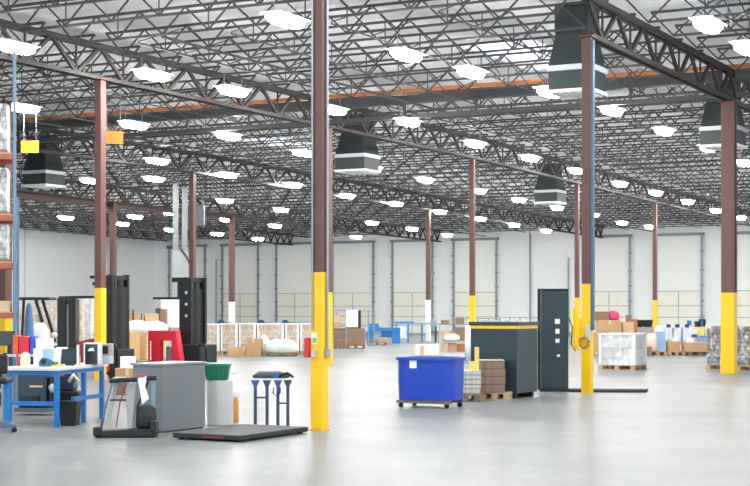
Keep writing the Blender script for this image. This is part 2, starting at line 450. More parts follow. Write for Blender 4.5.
# ---------------------------------------------------------------- roof joists
def joist_mesh(L, n):
    g = MB(); z0, z1 = 7.6, 8.14
    for y in (-.03, .03):
        g.box(0, L, y - .018, y + .018, z1 - .022, z1 + .022); g.box(.5, L - .5, y - .017, y + .017, z0 - .022, z0 + .018)
    st = (L - 1.0) / n
    g.bar((0, 0, z1), (.5, 0, z0), .035)
    g.bar((L, 0, z1), (L - .5, 0, z0), .035)
    for i in range(n):
        x = .5 + i * st
        g.bar((x, 0, z0), (x + st / 2, 0, z1), .032); g.bar((x + st / 2, 0, z1), (x + st, 0, z0), .032)
        if i % 2: g.bar((x, 0, z0), (x, 0, z1), .022)
    return g
jm = {}
bays = [(-10.55, 1.54), (-22.64, -10.55), (-34.73, -22.64), (-46.82, -34.73), (-58.91, -46.82), (XL, -58.91)]
BN = ['first', 'second', 'third', 'fourth', 'fifth', 'sixth']
SP = 10.61 / 6
beamYi = 12
for bi, (xa, xb) in enumerate(bays):
    q = 0
    for i in range(1, 60):
        Y = GY(0) + SP * i
        if Y > YW - .6 or i == beamYi: continue
        if Y < abs(xb) / .8908 - 3.5 or Y > abs(xa) / .2534 + 3 or (-ST * (xa) * 1 + CT * Y) < 30.5: continue
        if bi == 0 and Y < 29: continue
        q += 1
        # a skylight or a duct trunk never crosses a joist
        L = xb - xa - .36
        if round(L, 2) not in jm:
            o = joist_mesh(L, 9).build('roof_joist', joistm); jm[round(L, 2)] = o
        else:
            o = jm[round(L, 2)].copy(); COL.objects.link(o)
        o.location = (xa + .18, Y, roofdrop(Y))
        tag(o, 'open-web steel roof joist, %s from the near end of the %s bay from right' % (nth(q), BN[bi]), 'joist', 'roof joists of the %s bay from right' % BN[bi])
# bridging between the joists
for bi, (xa, xb) in enumerate(bays):
    ya = max(abs(xb) / .8908 - 3, 26.3); yb = min(YW - .2, abs(xa) / .2534 + 3)
    for q, t in enumerate((.2, .4, .6, .72 if bi == 2 else .8)):
        g = MB(); x = xa + (xb - xa) * t
        i0 = math.ceil((ya - GY(0)) / SP); i1 = math.floor((yb - GY(0)) / SP)
        for i in range(i0, i1):
            y0 = GY(0) + SP * i; y1 = y0 + SP; a, c = roofdrop(y0), roofdrop(y1)
            g.bar((x, y0, 7.47 + a), (x, y1, 7.47 + c), .03)
            g.bar((x, y0, 7.5 + a), (x, y1, 8.08 + c), .022); g.bar((x + .05, y0, 8.08 + a), (x + .05, y1, 7.5 + c), .022)
        tag(g.build('joist_bridging', joistm), 'thin cross bridging under the joists, %s line from left in %s bay from right' % (nth(q + 1), BN[bi]), 'bracing', 'joist bridging lines')
    # sprinkler line
    g = MB(); x = xa + (xb - xa) * .3
    g.tube([(x, ya, 7.38 + roofdrop(ya)), (x, max(ya + 1, 50), 7.38), (x, yb, 7.38 + roofdrop(yb))] if yb > 51 else [(x, ya, 7.38), (x, yb, 7.38)], .032, 6)
    tag(g.build('sprinkler_pipe', joistm), 'thin sprinkler pipe hanging under the joists of the %s bay from right' % BN[bi], 'pipe', 'sprinkler pipes')

# heavy cross beam with orange pipe
Yb = GY(0) + SP * beamYi
for bi, (xa, xb) in enumerate(bays[:4]):
    t = thing('cross_beam', 'dark double beam crossing the roof under the orange pipe, %s bay from right' % BN[bi], 'beam', (xa, Yb, 0), group='cross beams under the orange pipe')
    L = xb - xa
    MB().box(.2, L - .2, -.12, .12, 7.58, 7.84).build('top_beam', M('slate_beam_paint', (58, 60, 64), .5), t)
    MB().box(.2, L - .2, -.06, .06, 7.16, 7.28).build('bottom_beam', MATS['slate_beam_paint'], t)
    g = MB()
    for i in range(6):
        x = .4 + (L - .8) * i / 5; g.box(x - .03, x + .03, -.03, .03, 7.28, 7.58)
    g.each('hanger', MATS['slate_beam_paint'], t)
tag(MB().tube([(-48, Yb - .17, 7.94), (1.4, Yb - .17, 7.94)], .055, 10).build('orange_pipe', orange), 'long thin orange pipe crossing under the roof from left to right', 'pipe')

# ---------------------------------------------------------------- lamps
LAMPS = [(14,47),(23,108),(152,75),(233,91),(285,20),(134,125),(228,136),(157,161),(293,185),(303,153),(333,110),(406,55),(471,72),(408,122),(549,92),(612,111),(664,131),(708,25),(747,48),(708,148),(475,144),(530,158),(577,171),(425,180),(479,191),(519,200),(396,204),(440,212),(480,219),(557,208),(514,225),(546,231),(412,229),(447,235),(620,184),(656,193),(688,202),(716,211),(741,218),(593,215),(622,223),(650,227),(744,163),(227,175),(225,201),(281,210),(227,220),(275,226),(217,234),(258,239),(356,237),(372,223),(372,168),(347,196),(52,197),(66,218),(91,181),(119,206),(122,224),(135,217),(154,179),(171,213),(171,230)]
LAMP_STR = 55.0
lensm = Memit('lamp_lens', (255, 254, 250), LAMP_STR)
lp = thing('high_bay_lamp', 'x', 'lamp', (0, 0, 0))
MB().frus((0, 0), (.23, .58), (.1, .36), .061, .13).build('housing', whitep, lp)
MB().loops([[(x * a, y * b, z) for x, y in ((-1, -.55), (-1, .55), (-.5, 1), (.5, 1), (1, .55), (1, -.55), (.5, -1), (-.5, -1))] for a, b, z in ((.15, .46, -.09), (.2, .55, -.02), (.2, .55, .06))]).build('lens', lensm, lp)
g = MB()
for y in (-.4, .4): g.tube([(0, y, .09), (0, y, .36)], .008, 5)
g.each('hanger_rod', steel, lp)
pos = []
for (x, y) in LAMPS:
    d = F * 5.45 / (HZ - y); p = G(x, d)
    t = 1 - .0029 * max(0, p.y - 55)
    z = CAMH + 5.45 * t; p = G(x, d * t)
    pos.append((p.x, min(p.y, YW - 2), z))
# lamps added off the picture to brighten the near floor and far walls
near = [(-67, 74), (-67, 65), (-60, 61), (-53.5, 53), (-67, 56), (-14.4, 64), (-14.4, 72), (-14.4, 80), (-14.4, 88), (-20.8, 90), (-8, 84), (-8, 92), (-8, 76), (-14.6, 13), (-8.2, 13), (-1.8, 13), (-14.6, 19), (-8.2, 20), (-1.8, 20), (-21, 17.5)]
def rowof(x): return int(round((-8.2 - x) / 6.55))
cnt = {}
for i, (x, y, z) in enumerate(sorted(pos, key=lambda p: p[1])):
    r = rowof(x); cnt[r] = cnt.get(r, 0) + 1
    lab = 'glowing white high-bay lamp, %s from the near end of the %s lamp row from right' % (nth(cnt[r]), nth(r + 1))
    o = lp if i == 0 else dup(lp, (x, y, z))
    o.location = (x, y, z); o['label'] = lab; o['group'] = 'high-bay lamps under the roof'
for i, (x, y) in enumerate(near):
    o = dup(lp, (x, y, 7.1 + roofdrop(y)), label='added unseen high-bay lamp hanging beyond the edge of the photo', group='added lamps beyond the picture edge')

# ---------------------------------------------------------------- roof ventilation units
def vent(X, Y, zb, sc, label):
    t = thing('duct_diffuser', label, 'ventilation duct', (X, Y, 0), group='dark green drop duct diffusers')
    w = .48 * sc
    zr = roofz(Y)
    MB().box(-.38 * sc, .38 * sc, -.36, .36, zb + 1.35, zr).build('duct_trunk', duct, t)
    MB().frus((0, 0), (w, w), (w * .74, w * .74), zb + .62, zb + 1.35).build('duct_hood', duct, t)
    MB().box(-w - .03, w + .03, -w - .03, w + .03, zb + .5, zb + .62).build('pale_band', lightst, t)
    MB().box(-w, w, -w, w, zb + .1, zb + .5).build('diffuser_box', duct, t)
    g = MB().box(-w - .03, w + .03, -w - .03, w + .03, zb + .03, zb + .1)
    for k in range(5):
        x = -w + 2 * w * (k + .5) / 5; g.box(x - .015, x + .015, -w, w, zb, zb + .03)
    g.build('grille', whitep, t)
    return t
vent(-11.75, 31.5, 6.3, 1.0, 'big dark green duct diffuser at top centre right, beside the hose-coil column top')
vent(-24.9, 45.65, 6.28, 1.15, 'dark green duct diffuser hanging right of the nearest column')
vent(-38.5, 45.65, 6.3, 1.15, 'dark green duct diffuser hanging at left below a yellow sign')
vent(-11.9, 43.9, 6.3, 1.1, 'dark green duct diffuser partly behind the thick right column')
vent(-24.9, 63.4, 6.3, 1.1, 'distant dark duct diffuser left of the hose-coil column')
# pale unit heater and riser beyond the reach truck
t = thing('unit_heater', 'pale grey box heater hanging left of the white-footed column', 'heater', G(197, 72, 0), 0)
MB().box(-.35, .35, -.3, .3, 5.6, 6.55).build('casing', M('haze_grey_metal', (118, 126, 130), .5), t, bev=.02)
g = MB()
for x in (-.25, .25): g.tube([(x, 0, 6.55), (x, 0, 7.9)], .02, 6)
g.each('hanger_rod', steel, t)
t = thing('white_riser_pipes', 'pair of tall white risers on a wide white casing behind the reach truck', 'riser', G(181, 66, 0), 0)
MB().box(-.34, -.12, -.12, .12, 4.2, 7.1).build('riser', MATS['haze_grey_metal'], t)
MB().box(.05, .27, -.12, .12, 4.2, 6.9).build('riser', MATS['haze_grey_metal'], t)
MB().box(-.36, .28, -.15, .15, 0, 4.2).build('casing', M('riser_casing', (150, 157, 160), .5), t)
MB().box(-.85, .05, -.16, -.05, .9, 2.2).build('white_panel', whitep, t)
g = MB().tube([(.0, -.15, 4.3), (.3, -.3, 3.9), (.45, -.3, 3.5)], .04, 6); g.build('hose', black, t)
g = MB().box(-.62, -.36, -.1, .1, 4.28, 4.38); g.build('bracket', black, t)

# yellow signs hanging from the roof
for (px, d, z, w, h, lab, ph) in [(30, 42, 6.12, .5, .33, 'yellow hanging sign at far left above the duct diffuser', -8), (113.5, 40, 6.15, .5, .33, 'yellow hanging sign just right of the workbench column', 12)]:
    t = thing('hanging_sign', lab, 'sign', G(px, d, 0), ph)
    MB().box(-w / 2, w / 2, -.015, .015, z - h / 2, z + h / 2).build('sign_board', M('sign_yellow', (214, 138, 10), .5), t)
    g = MB()
    for x in (-w * .35, w * .35): g.tube([(x, 0, z + h / 2), (x, 0, 7.45)], .006, 5)
    g.each('wire', steel, t)
    if ph < 0: MB().box(-.01, .01, -.02, -.016, z - h / 2, z + h / 2).build('fold_line', orange, t)
    else:
        g = MB()
        for k in range(3): g.box(-.08 + k * .06, -.05 + k * .06, -.02, -.0155, z - .12, z - .08)
        g.each('small_print', orange, t)

# ---------------------------------------------------------------- generic stock
def pallet(loc, phi=None, w=1.15, l=1.0, label='', group=None, m=None, name='wooden_pallet', parent=None):
    m = m or wood
    if parent is None:
        t = thing(name, label, 'pallet', loc, phi, group)
    else:
        t = parent
    g = MB()
    n = 6
    for i in range(n):
        y = -l / 2 + l * i / n; g.box(-w / 2, w / 2, y + .01, y + l / n - .02, .115, .135)
    for y in (-l / 2, -.05, l / 2 - .1): g.box(-w / 2, w / 2, y + .005, y + .095, 0, .018)
    if parent is None:
        g.build('deck_boards', m, t)
        g = MB()
    for x in (-w / 2, -.06, w / 2 - .12):
        for y in (-l / 2 + .005, -.05, l / 2 - .1): g.box(x, x + .12, y, y + .09, .018, .095)
        g.box(x, x + .12, -l / 2, l / 2, .095, .115)
    g.build('blocks' if parent is None else 'pallet', m, t)
    return t

def load_mesh(w, l, h, z0=.14, jit=.012, n=6, seed=1):
    """lumpy stretch-wrapped block"""
    rr = random.Random(seed); rings = []
    nz = 7
    for k in range(nz + 1):
        z = z0 + h * k / nz; ring = []
        for i in range(4 * n):
            s_, t_ = divmod(i, n); u = t_ / n * 2 - 1
            x, y = [(u, -1), (1, u), (-u, 1), (-1, -u)][s_]
            cr = .97 if t_ == 0 else 1
            ring.append((x * w / 2 * cr + rr.uniform(-jit, jit), y * l / 2 * cr + rr.uniform(-jit, jit), z + (rr.uniform(-jit, jit) if 0 < k else 0)))
        rings.append(ring)
    top = [(x * .96, y * .96, z0 + h + .01) for x, y, _ in rings[-1]]
    rings.append(top)
    return MB().loops(rings)

def wrapped(loc, phi, w, l, h, mat, label, group=None, seed=1, jit=.012, bands=True, name='wrapped_pallet'):
    t = thing(name, label, 'pallet load', loc, phi, group)
    pallet(None, None, w, l, parent=t)
    load_mesh(w * .97, l * .97, h, seed=seed, jit=jit).build('wrapped_load', mat, t)
    if bands:
        g = MB()
        e = .012
        for x in (-w / 2 + .05, w / 2 - .05):
            g.box(x - .03, x + .03, -l / 2 - e, -l / 2 + .03, .14, .14 + h)
        for y in (-l / 2 + .05, l / 2 - .05): g.box(w / 2 - .03, w / 2 + e, y - .045, y + .045, .14, .14 + h)
        g.each('corner_board', paper, t)
        MB().box(-w / 2 - e, w / 2 + e, -l / 2 - e, l / 2 + e, .12 + h, .155 + h).build('top_film_edge', paper, t)
    return t

def carton(loc, phi, w, l, h, label, mat=None, z=0, group=None, tape=True, name='cardboard_carton'):
    mat = mat or cartA
    t = thing(name, label, 'box', Vector((loc[0], loc[1], z)), phi, group)
    MB().box(-w / 2, w / 2, -l / 2, l / 2, 0, h).build('body', mat, t, bev=.008)
    if tape:
        g = MB().box(-.03, .03, -l / 2 - .004, l / 2 + .004, h - .003, h + .004).box(-.03, .03, -l / 2 - .004, -l / 2 + .001, h - .14, h)
        g.build('tape', tapem, t)
    return t

def bag(loc, w, l, h, label, mat, z=0, seed=3, name='plastic_bag', phi=0, cat='bag'):
    rr = random.Random(seed); rings = []; n = 16
    for k, (s_, zz) in enumerate([(.75, 0), (1, .12), (1.04, .4), (.98, .68), (.72, .9), (.35, 1)]):
        rings.append([((math.cos(a) * abs(math.cos(a)) ** -.4 if abs(math.cos(a)) > .01 else 0) * w / 2 * s_ * rr.uniform(.9, 1.08), (math.sin(a) * abs(math.sin(a)) ** -.4 if abs(math.sin(a)) > .01 else 0) * l / 2 * s_ * rr.uniform(.9, 1.08), h * zz * (rr.uniform(.93, 1.05) if k else 1)) for a in [2 * math.pi * i / n for i in range(n)]])
    o = MB().loops(rings).build(name, mat, None, smooth=True, loc=Vector((loc[0], loc[1], z)), rz=TH + math.radians(phi))
    return tag(o, label, cat)

# ================================================================ FOREGROUND LEFT
# workbench
PH = 11.5   # degrees turned clockwise against the view
bl = G(57.8, 21.54)
bench = thing('workbench', 'blue steel workbench with pale top at left, before the yellow column', 'workbench', bl, -PH)
# local: x to the left is negative, y away; nearest leg at the origin
bw, bd, bh = .78, 1.76, .845
legs = [(-.03, .03), (-bw + .03, .03), (-.03, bd - .03), (-bw + .03, bd - .03), (-.03, 1.02)]
for (x, y) in legs:
    MB().box(x - .032, x + .032, y - .032, y + .032, 0, bh - .05).build('leg', blue, bench, bev=.004)
g = MB().box(-bw, 0, 0, .05, bh - .11, bh - .05).box(-bw, 0, bd - .05, bd, bh - .11, bh - .05).box(-.05, 0, 0, bd, bh - .11, bh - .05).box(-bw, -bw + .05, 0, bd, bh - .11, bh - .05)
g.build('apron', blue, bench)
MB().box(-bw, -.05, .01, .055, .3, .36).box(-.055, -.005, .6, bd - .05, .33, .39).build('stretcher', blue, bench)
MB().box(-bw - .06, .04, -.04, bd + .06, bh - .05, bh).build('bench_top', lam, bench, bev=.008)
BZ = bh
def B(x, y, z=BZ):
    """point on the bench"""
    a = TH - math.radians(PH)
    return Vector((bl.x + math.cos(a) * x - math.sin(a) * y, bl.y + math.sin(a) * x + math.cos(a) * y, z))
# things on the bench
t = thing('flat_monitor', 'dark green-grey flat screen standing on the workbench', 'monitor', B(-.13, .75), -4)
MB().prism([(-.14, .02), (.1, .02), (.12, .25), (-.12, .235)], -.012, .012).build('screen', dgreen, t)
MB().box(-.06, .06, -.05, .06, 0, .02).build('stand', black, t)
t = thing('label_roll_holder', 'pale upright post with wooden foot on the workbench', 'holder', B(.0, .72), -4)
MB().box(-.012, .018, -.015, .015, .0, .3).build('post', lam, t)
MB().box(.02, .035, -.02, .02, 0, .14).build('wooden_slat', cartB, t)
t = thing('storage_organiser', 'dark open box with white frame on the workbench beside the column', 'organiser', B(-.01, 1.15), -4)
MB().box(-.05, .15, 0, .2, 0, .3).build('body', glassd, t)
g = MB().box(-.07, -.05, -.01, .2, 0, .32).box(.14, .16, -.01, .2, 0, .32).box(-.05, .14, -.01, .2, .3, .32); g.build('white_frame', lam, t)
MB().prism([(-.01, .2), (.09, .2), (.07, .25), (.02, .24)], -.012, 0).build('white_tag', paper, t)
t = thing('label_printer', 'grey desktop printer on the right end of the workbench', 'printer', B(-.03, 1.5), -4)
MB().box(-.02, .24, -.1, .12, 0, .12).build('base', lightst, t, bev=.01)
MB().box(.0, .24, -.02, .12, .12, .3).build('body', M('taupe_plastic', (170, 165, 155), .5), t, bev=.01)
MB().box(.05, .19, -.03, -.02, .15, .27).build('open_front', blackp, t)
MB().box(.01, .07, -.035, -.02, .13, .2).build('red_roll', M('rust_roll', (150, 80, 60), .6), t)
t = thing('white_carton', 'white open carton on the workbench behind the teal device', 'box', B(-.52, .9), -4)
MB().box(-.2, .1, -.12, .12, 0, .24).build('body', paper, t)
MB().box(-.06, .1, -.125, -.12, .01, .24).build('blue_print_panel', skyb, t)
MB().box(.1, .26, .02, .05, .02, .26).build('flap', paper, t)
t = thing('tape_gun', 'teal and black tape gun lying on the workbench', 'tool', B(-.3, .3), 8)
g = MB().prism([(-.1, 0), (.12, 0), (.14, .05), (.02, .12), (-.06, .13), (-.11, .06)], -.04, .04); g.build('body', teal, t, bev=.01)
MB().tube([(-.02, 0, .075), (.16, .02, .04)], .018, 8).build('handle', blackp, t)
MB().tube([(-.04, -.05, .07), (-.04, .05, .07)], .04, 14).build('tape_roll', black, t)
t = thing('desk_clock_lamp', 'round cream magnifier with red arm at the left end of the workbench', 'magnifier', B(-.6, .25), 0)
pr = [(-.07, 0), (.06, 0), (.075, .09), (.055, .18), (-.0, .21), (-.055, .18), (-.075, .09)]
MB().prism(pr, -.02, .02).build('cream_disc', cream, t, bev=.01)
MB().bar((-.1, 0, 0), (-.12, 0, .2), .025).build('red_arm', red, t)
tag(MB().box(-.09, .09, -.03, .03, 0, .02).box(-.02, .05, -.025, .025, .02, .035).build('marker_pack', yellow, None, loc=B(-.12, .28), rz=TH), 'small yellow and green packet lying on the workbench', 'packet')
tag(MB().box(-.08, .06, -.05, .05, 0, .008).build('paper_sheet', paper, None, loc=B(-.4, .1), rz=TH), 'white sheet of paper at the front of the workbench', 'paper')
# under the bench
t = thing('waste_bin', 'black square waste bin beneath the workbench', 'bin', G(70, 21.95), -6)
g = MB().frus((0, 0), (.11, .1), (.135, .12), 0, .33); g.build('body', blackp, t, bev=.01)
MB().box(-.145, .145, -.13, .13, .33, .35).build('rim', black, t, bev=.006)
t = thing('floor_machine', 'dark teal compressor cabinet on low feet beneath the workbench', 'machine', G(38, 24.2), -10)
MB().box(-.26, .22, -.2, .2, .12, .78).build('cabinet', M('dark_teal_paint', (34, 58, 72), .4, var=.2), t, bev=.03)
MB().box(-.3, .3, -.24, .24, .05, .12).build('base', M('slate_base', (80, 95, 105), .5), t)
MB().box(-.05, .16, -.215, -.2, .44, .47).build('chrome_strip', M('pale_brass', (200, 180, 140), .3, .5), t)
MB().tube([(.28, -.1, .15), (.28, -.1, .6)], .07, 14).build('cylinder', black, t)
MB().lathe((.3, -.16), [(.03, .36), (.055, .42), (.055, .46), (.02, .5)], 12).build('pressure_gauge', lightst, t, smooth=True)
MB().box(-.2, .1, -.25, -.2, .15, .3).build('front_tray', black, t)
t = thing('floor_jack', 'black wheeled trolley with white coil behind the waste bin', 'trolley', G(70, 24.8), -10)
MB().box(-.2, .2, -.15, .15, .1, .35).build('body', black, t, bev=.03)
MB().box(-.16, .1, -.1, .1, .35, .72).build('upper_body', M('navy_blue', (40, 56, 78), .5), t, bev=.03)  # upper body in one dark navy blue
MB().tube([(.05, -.17, .5), (.14, -.2, .62), (.2, -.17, .52), (.14, -.15, .44)], .03, 8).build('white_coil', lam, t, smooth=True)
MB().box(-.14, -.06, -.12, -.1, .58, .78).build('red_handle', M('coral_red', (214, 80, 70), .5), t)
for x in (-.15, .15):
    MB().tube([(x, -.16, .06), (x, -.1, .06)], .06, 14).build('wheel', rubber, t)
# office stool at the picture edge
t = thing('work_chair', 'black swivel work chair on a blue post at left edge', 'chair', G(0, 20.7), 0)
MB().box(-.3, .14, -.22, .22, .66, .74).build('seat', black, t, bev=.035)
MB().box(-.32, .06, .15, .22, .78, 1.05).build('backrest', black, t, bev=.03)
MB().bar((-.05, .2, .7), (-.05, .2, .85), .05).build('back_support', black, t)
MB().box(.05, .13, -.03, .03, .06, .66).build('post', blue, t)
g = MB().tube([(.09, 0, .66), (-.05, 0, .5), (-.12, 0, .1)], .02, 8); g.build('gas_tube', lightst, t)
MB().prism([(-.3, .06), (.2, .06), (.2, .1), (.1, .16), (-.3, .14)], -.08, .08).build('foot', M('slate_foot', (90, 105, 125), .5), t, bev=.01)
for x in (-.12, .2):
    MB().tube([(x, -.06, .035), (x, .0, .035)], .035, 12).build('caster', rubber, t)

# scrubber / stand before the cabinet
t = thing('walk_behind_sweeper', 'hand-pushed black floor sweeper with upright handle beside grey cabinet', 'sweeper', G(128, 20.0), 0)
g = MB()
base = [(-.4, 0), (.38, 0), (.4, .08), (.36, .12), (0, .11), (-.3, .09), (-.4, .06)]
g.prism(base, -.2, .1); g.build('base', black, t, bev=.02)
MB().box(-.42, -.32, -.22, -.05, .02, .14).build('front_wheel_cover', blackp, t, bev=.02)
MB().box(.31, .4, -.2, .06, .04, .22).build('rear_cover', blackp, t, bev=.02)
g = MB().tube([(-.34, -.1, .1), (-.27, -.1, .42), (-.2, -.08, .68), (-.05, -.06, .7)], .016, 8); g.build('diagonal_tube', M('blue_grey_steel', (120, 150, 165), .4, .3), t, smooth=True)
MB().prism([(-.0, .1), (.06, .1), (.11, .7), (-.03, .7)], -.05, .0).build('centre_column', M('mid_grey_plastic', (165, 168, 168), .5), t, bev=.01)
g = MB().tube([(-.22, -.08, .73), (-.1, -.1, .74), (.1, -.1, .75), (.38, -.06, .77)], .032, 10); g.build('handlebar', blackp, t, smooth=True)
MB().tube([(-.14, -.1, .12), (-.09, -.09, .45), (.0, -.09, .7)], .008, 6).build('red_cable', dred, t)
MB().lathe((.24, .0), [(.13, .12), (.14, .15), (.13, .36), (.1, .4), (.05, .42)], 18).build('canister', blackp, t, smooth=True)
MB().tube([(.14, -.03, .15), (.13, -.05, .4), (.2, -.05, .55), (.27, -.04, .72)], .014, 8).build('hose', black, t, smooth=True)
g = MB().prism([(.14, .76), (.2, .8), (.26, .79), (.24, .66), (.29, .5), (.2, .42), (.17, .62)], -.13, -.09); g.build('white_rag', paper, t, bev=.01)
MB().prism([(.3, .3), (.35, .3), (.36, .72), (.31, .72)], -.03, .0).build('rear_tube', M('blue_grey_steel', (120, 150, 165), .4), t)
MB().box(.15, .24, -.14, -.09, .78, .81).build('red_clip', red, t)
# white wire stand behind the sweeper
t = thing('step_stool', 'small white folding step stool behind the sweeper', 'stool', G(122, 23.2), 0)
for y in (-.12, .12):
    for (a, b_) in (((-.2, .0), (-.08, .62)), ((.24, 0), (.14, .62))):
        MB().bar((a[0], y, a[1]), (b_[0], y, b_[1]), .02).build('leg', lightst, t)
MB().box(-.12, .16, -.14, .14, .6, .63).build('top_step', lam, t)
MB().box(-.16, .2, -.14, .0, .28, .31).build('lower_step', M('dark_step', (70, 74, 78), .5), t)

# grey cabinet
c0 = G(163, 20.6)
t = thing('grey_cabinet', 'large plain grey metal cabinet with flat top at left foreground', 'cabinet', c0)
w_, l_, h_ = .5, 1.0, .93
MB().box(-w_, 0, 0, l_, .015, h_ - .03).build('body', grey, t, bev=.006)
MB().box(-w_ - .03, .015, -.02, l_ + .02, h_ - .03, h_).build('cabinet_top', M('cabinet_top_grey', (132, 138, 142), .4), t, bev=.005)
MB().box(-w_ + .02, -.02, .02, l_ - .02, 0, .015).build('plinth', black, t)
# drum and green crate
t = thing('pale_drum', 'pale grey cylindrical drum standing right of the grey cabinet', 'drum', G(220, 22.05))
MB().lathe((0, 0), [(.18, 0), (.186, .01), (.186, .62), (.18, .64)], 32).build('body', M('pale_grey_drum', (196, 197, 195), .4, .1, var=.08, scale=3), t, smooth=False)
MB().lathe((0, 0), [(.15, .64), (.15, .65)], 24).build('lid', lightst, t)
t = thing('green_tub', 'green plastic tub sitting on top of the pale drum', 'tub', G(217.5, 22.0, .65), 0)
g = MB().frus((0, 0), (.15, .12), (.18, .15), 0, .22); g.build('body', green, t, bev=.015)
MB().box(-.19, .19, -.16, .16, .2, .24).build('rim', M('bright_green_plastic', (30, 130, 100), .4), t, bev=.008)
MB().box(-.13, -.12, -.16, -.14, .02, .2).box(.02, .03, -.16, -.14, .02, .2).each('rib', green, t)
MB().tube([(.19, -.05, .1), (.28, -.05, .09), (.29, -.05, .12)], .008, 6).build('spout', lightst, t)
t = thing('orange_jug', 'slim orange-brown jug with white cap beside the drum', 'jug', G(236, 22.6), 0)
MB().lathe((0, 0), [(.038, 0), (.04, .02), (.04, .3), (.03, .36)], 16).build('body', M('amber_plastic', (205, 140, 60), .4), t, smooth=True)
MB().lathe((0, 0), [(.035, .36), (.042, .38), (.036, .44), (.015, .47)], 16).build('cap', lam, t, smooth=True)

# platform scale
n0 = G(240.5, 19.1)
t = thing('platform_scale', 'low black platform scale lying on the floor at centre left', 'floor scale', n0)
sw, sl_ = 1.03, 1.66
MB().box(-sw, 0, 0, sl_, .02, .085).build('frame', black, t, bev=.01)
plm = M('ribbed_deck_plate', (108, 106, 104), .55, .2, var=.2, scale=30)
g = MB().box(-sw + .03, -.03, .03, sl_ - .03, .085, .09)
for i in range(26):
    y = .06 + i * (sl_ - .12) / 26; g.box(-sw + .05, -.05, y, y + .02, .09, .093)
g.build('deck_plate', plm, t)
for x in (-sw + .08, -.08):
    for y in (.08, sl_ - .08): MB().lathe((x, y), [(.04, 0), (.04, .02)], 12).build('foot', rubber, t)
MB().box(-sw * .55, -sw * .25, -.004, 0, .04, .06).build('faded_red_marking', M('faded_red_lettering', (120, 50, 66), .6, var=.5, scale=40), t)

# roller stand with blue legs
t = thing('roller_stand', 'small four-legged dark blue stand holding a roll, behind the scale', 'stand', G(272, 21.7), 0)
for x in (-.235, -.07, .085, .225):
    MB().box(x - .022, x + .022, -.02, .02, 0, .6).build('leg', M('navy_steel', (54, 72, 96), .4, .2), t)
    MB().prism([(x - .02, .56), (x + .02, .56), (x + .06, .66), (x - .06, .66)], -.04, .04).build('leg_bracket', (M('motor_blue', (30, 90, 160), .4) if x in (-.235, .085) else MATS['navy_steel']), t)
MB().box(-.235, -.07, -.012, .012, .4, .425).box(.085, .225, -.012, .012, .32, .345).each('crossbar', MATS['navy_steel'], t)
MB().box(-.27, .2, -.07, .07, .66, .685).build('white_tray', lam, t)
g = MB().tube([(-.27, 0, .7), (-.18, 0, .735), (.1, 0, .735), (.25, 0, .72)], [.025, .05, .055, .03], 12); g.build('dark_roll', M('charcoal_roll', (74, 84, 92), .4, var=.4, scale=20), t, smooth=True)
MB().tube([(.1, -.05, .72), (.22, -.03, .76), (.3, 0, .7)], .02, 8).build('curved_arm', black, t, smooth=True)
MB().box(.02, .1, -.07, -.03, .69, .77).build('blue_motor', MATS['motor_blue'], t, bev=.01)
MB().tube([(.03, -.05, .56), (.02, -.07, .48), (.07, -.08, .43), (.12, -.07, .48), (.12, -.05, .56)], .009, 6).build('cable_loop', black, t, smooth=True)

# ================================================================ CENTRE
# blue bin on casters
bc = G(431, 26.1)
t = thing('blue_tub_cart', 'large royal blue plastic tub cart with rounded corners at centre', 'tub cart', bc)
def rrect(hw, hl, r, z, n=6):
    o = []
    for cx, cy, a0 in ((hw - r, -hl + r, -90), (hw - r, hl - r, 0), (-hw + r, hl - r, 90), (-hw + r, -hl + r, 180)):
        for i in range(n + 1):
            a = math.radians(a0 + 90 * i / n); o.append((cx + r * math.cos(a), cy + r * math.sin(a), z))
    return o
hw, hl = .52, .36
g = MB().loops([rrect(hw - .0, hl - .0, .24, .13), rrect(hw + .01, hl + .01, .24, .5), rrect(hw + .01, hl + .01, .24, .82), rrect(hw - .02, hl - .02, .15, .82), rrect(hw - .08, hl - .08, .12, .2)])
g.build('tub', bluebin, t)
g = MB().loops([rrect(hw + .04, hl + .04, .25, .8), rrect(hw + .04, hl + .04, .25, .85), rrect(hw - .03, hl - .03, .14, .85), rrect(hw - .03, hl - .03, .14, .8), rrect(hw + .04, hl + .04, .25, .8)])
g.build('rim', bluebin, t)
MB().box(-hw + .3, -hw + .43, -hl - .018, -hl + .01, .67, .8).build('white_label', paper, t)
g = MB().box(-hw + .03, hw - .03, -hl + .02, -hl + .14, .075, .125).box(-hw + .03, hw - .03, hl - .14, hl - .02, .075, .125); g.each('runner', woodd, t)
for x in (-hw + .08, hw - .1):
    for y in (-hl + .1, hl - .1):
        MB().tube([(x, y - .025, .037), (x, y + .025, .037)], .037, 14).build('caster', rubber, t)
# pallet under the tub's right, grey carton stack, brown carton stack
pallet(G(464, 27.9), 0, .55, .8, 'low weathered pallet right behind the blue tub cart', m=woodd)
pallet(G(496, 28.35), -10, .56, .6, 'wooden pallet under the brown flat carton stack')
def stack(loc, w, l, h, n, mat, name, label, z0, group, phi=0):
    rr = random.Random(len(label))
    for k in range(n):
        zz = z0 + h / n * k
        o = MB().box(-w / 2 + rr.uniform(-.01, .01), w / 2 + rr.uniform(-.01, .01), -l / 2, l / 2, .002, h / n - .004).build(name, mat, None, bev=.005, loc=Vector((loc.x, loc.y, zz)), rz=TH + math.radians(phi))
        pos_ = ['bottom', 'second', 'third', 'fourth', 'fifth', 'sixth', 'seventh'][k] if k < n - 1 else 'top'
        tag(o, label % pos_, 'carton stack', group)
stack(G(470.5, 28.0), .34, .5, .42, 5, stackGrey, 'flat_carton', 'greyish flat carton, %s of the stack between blue tub and brown stack', .136, 'grey flat cartons')
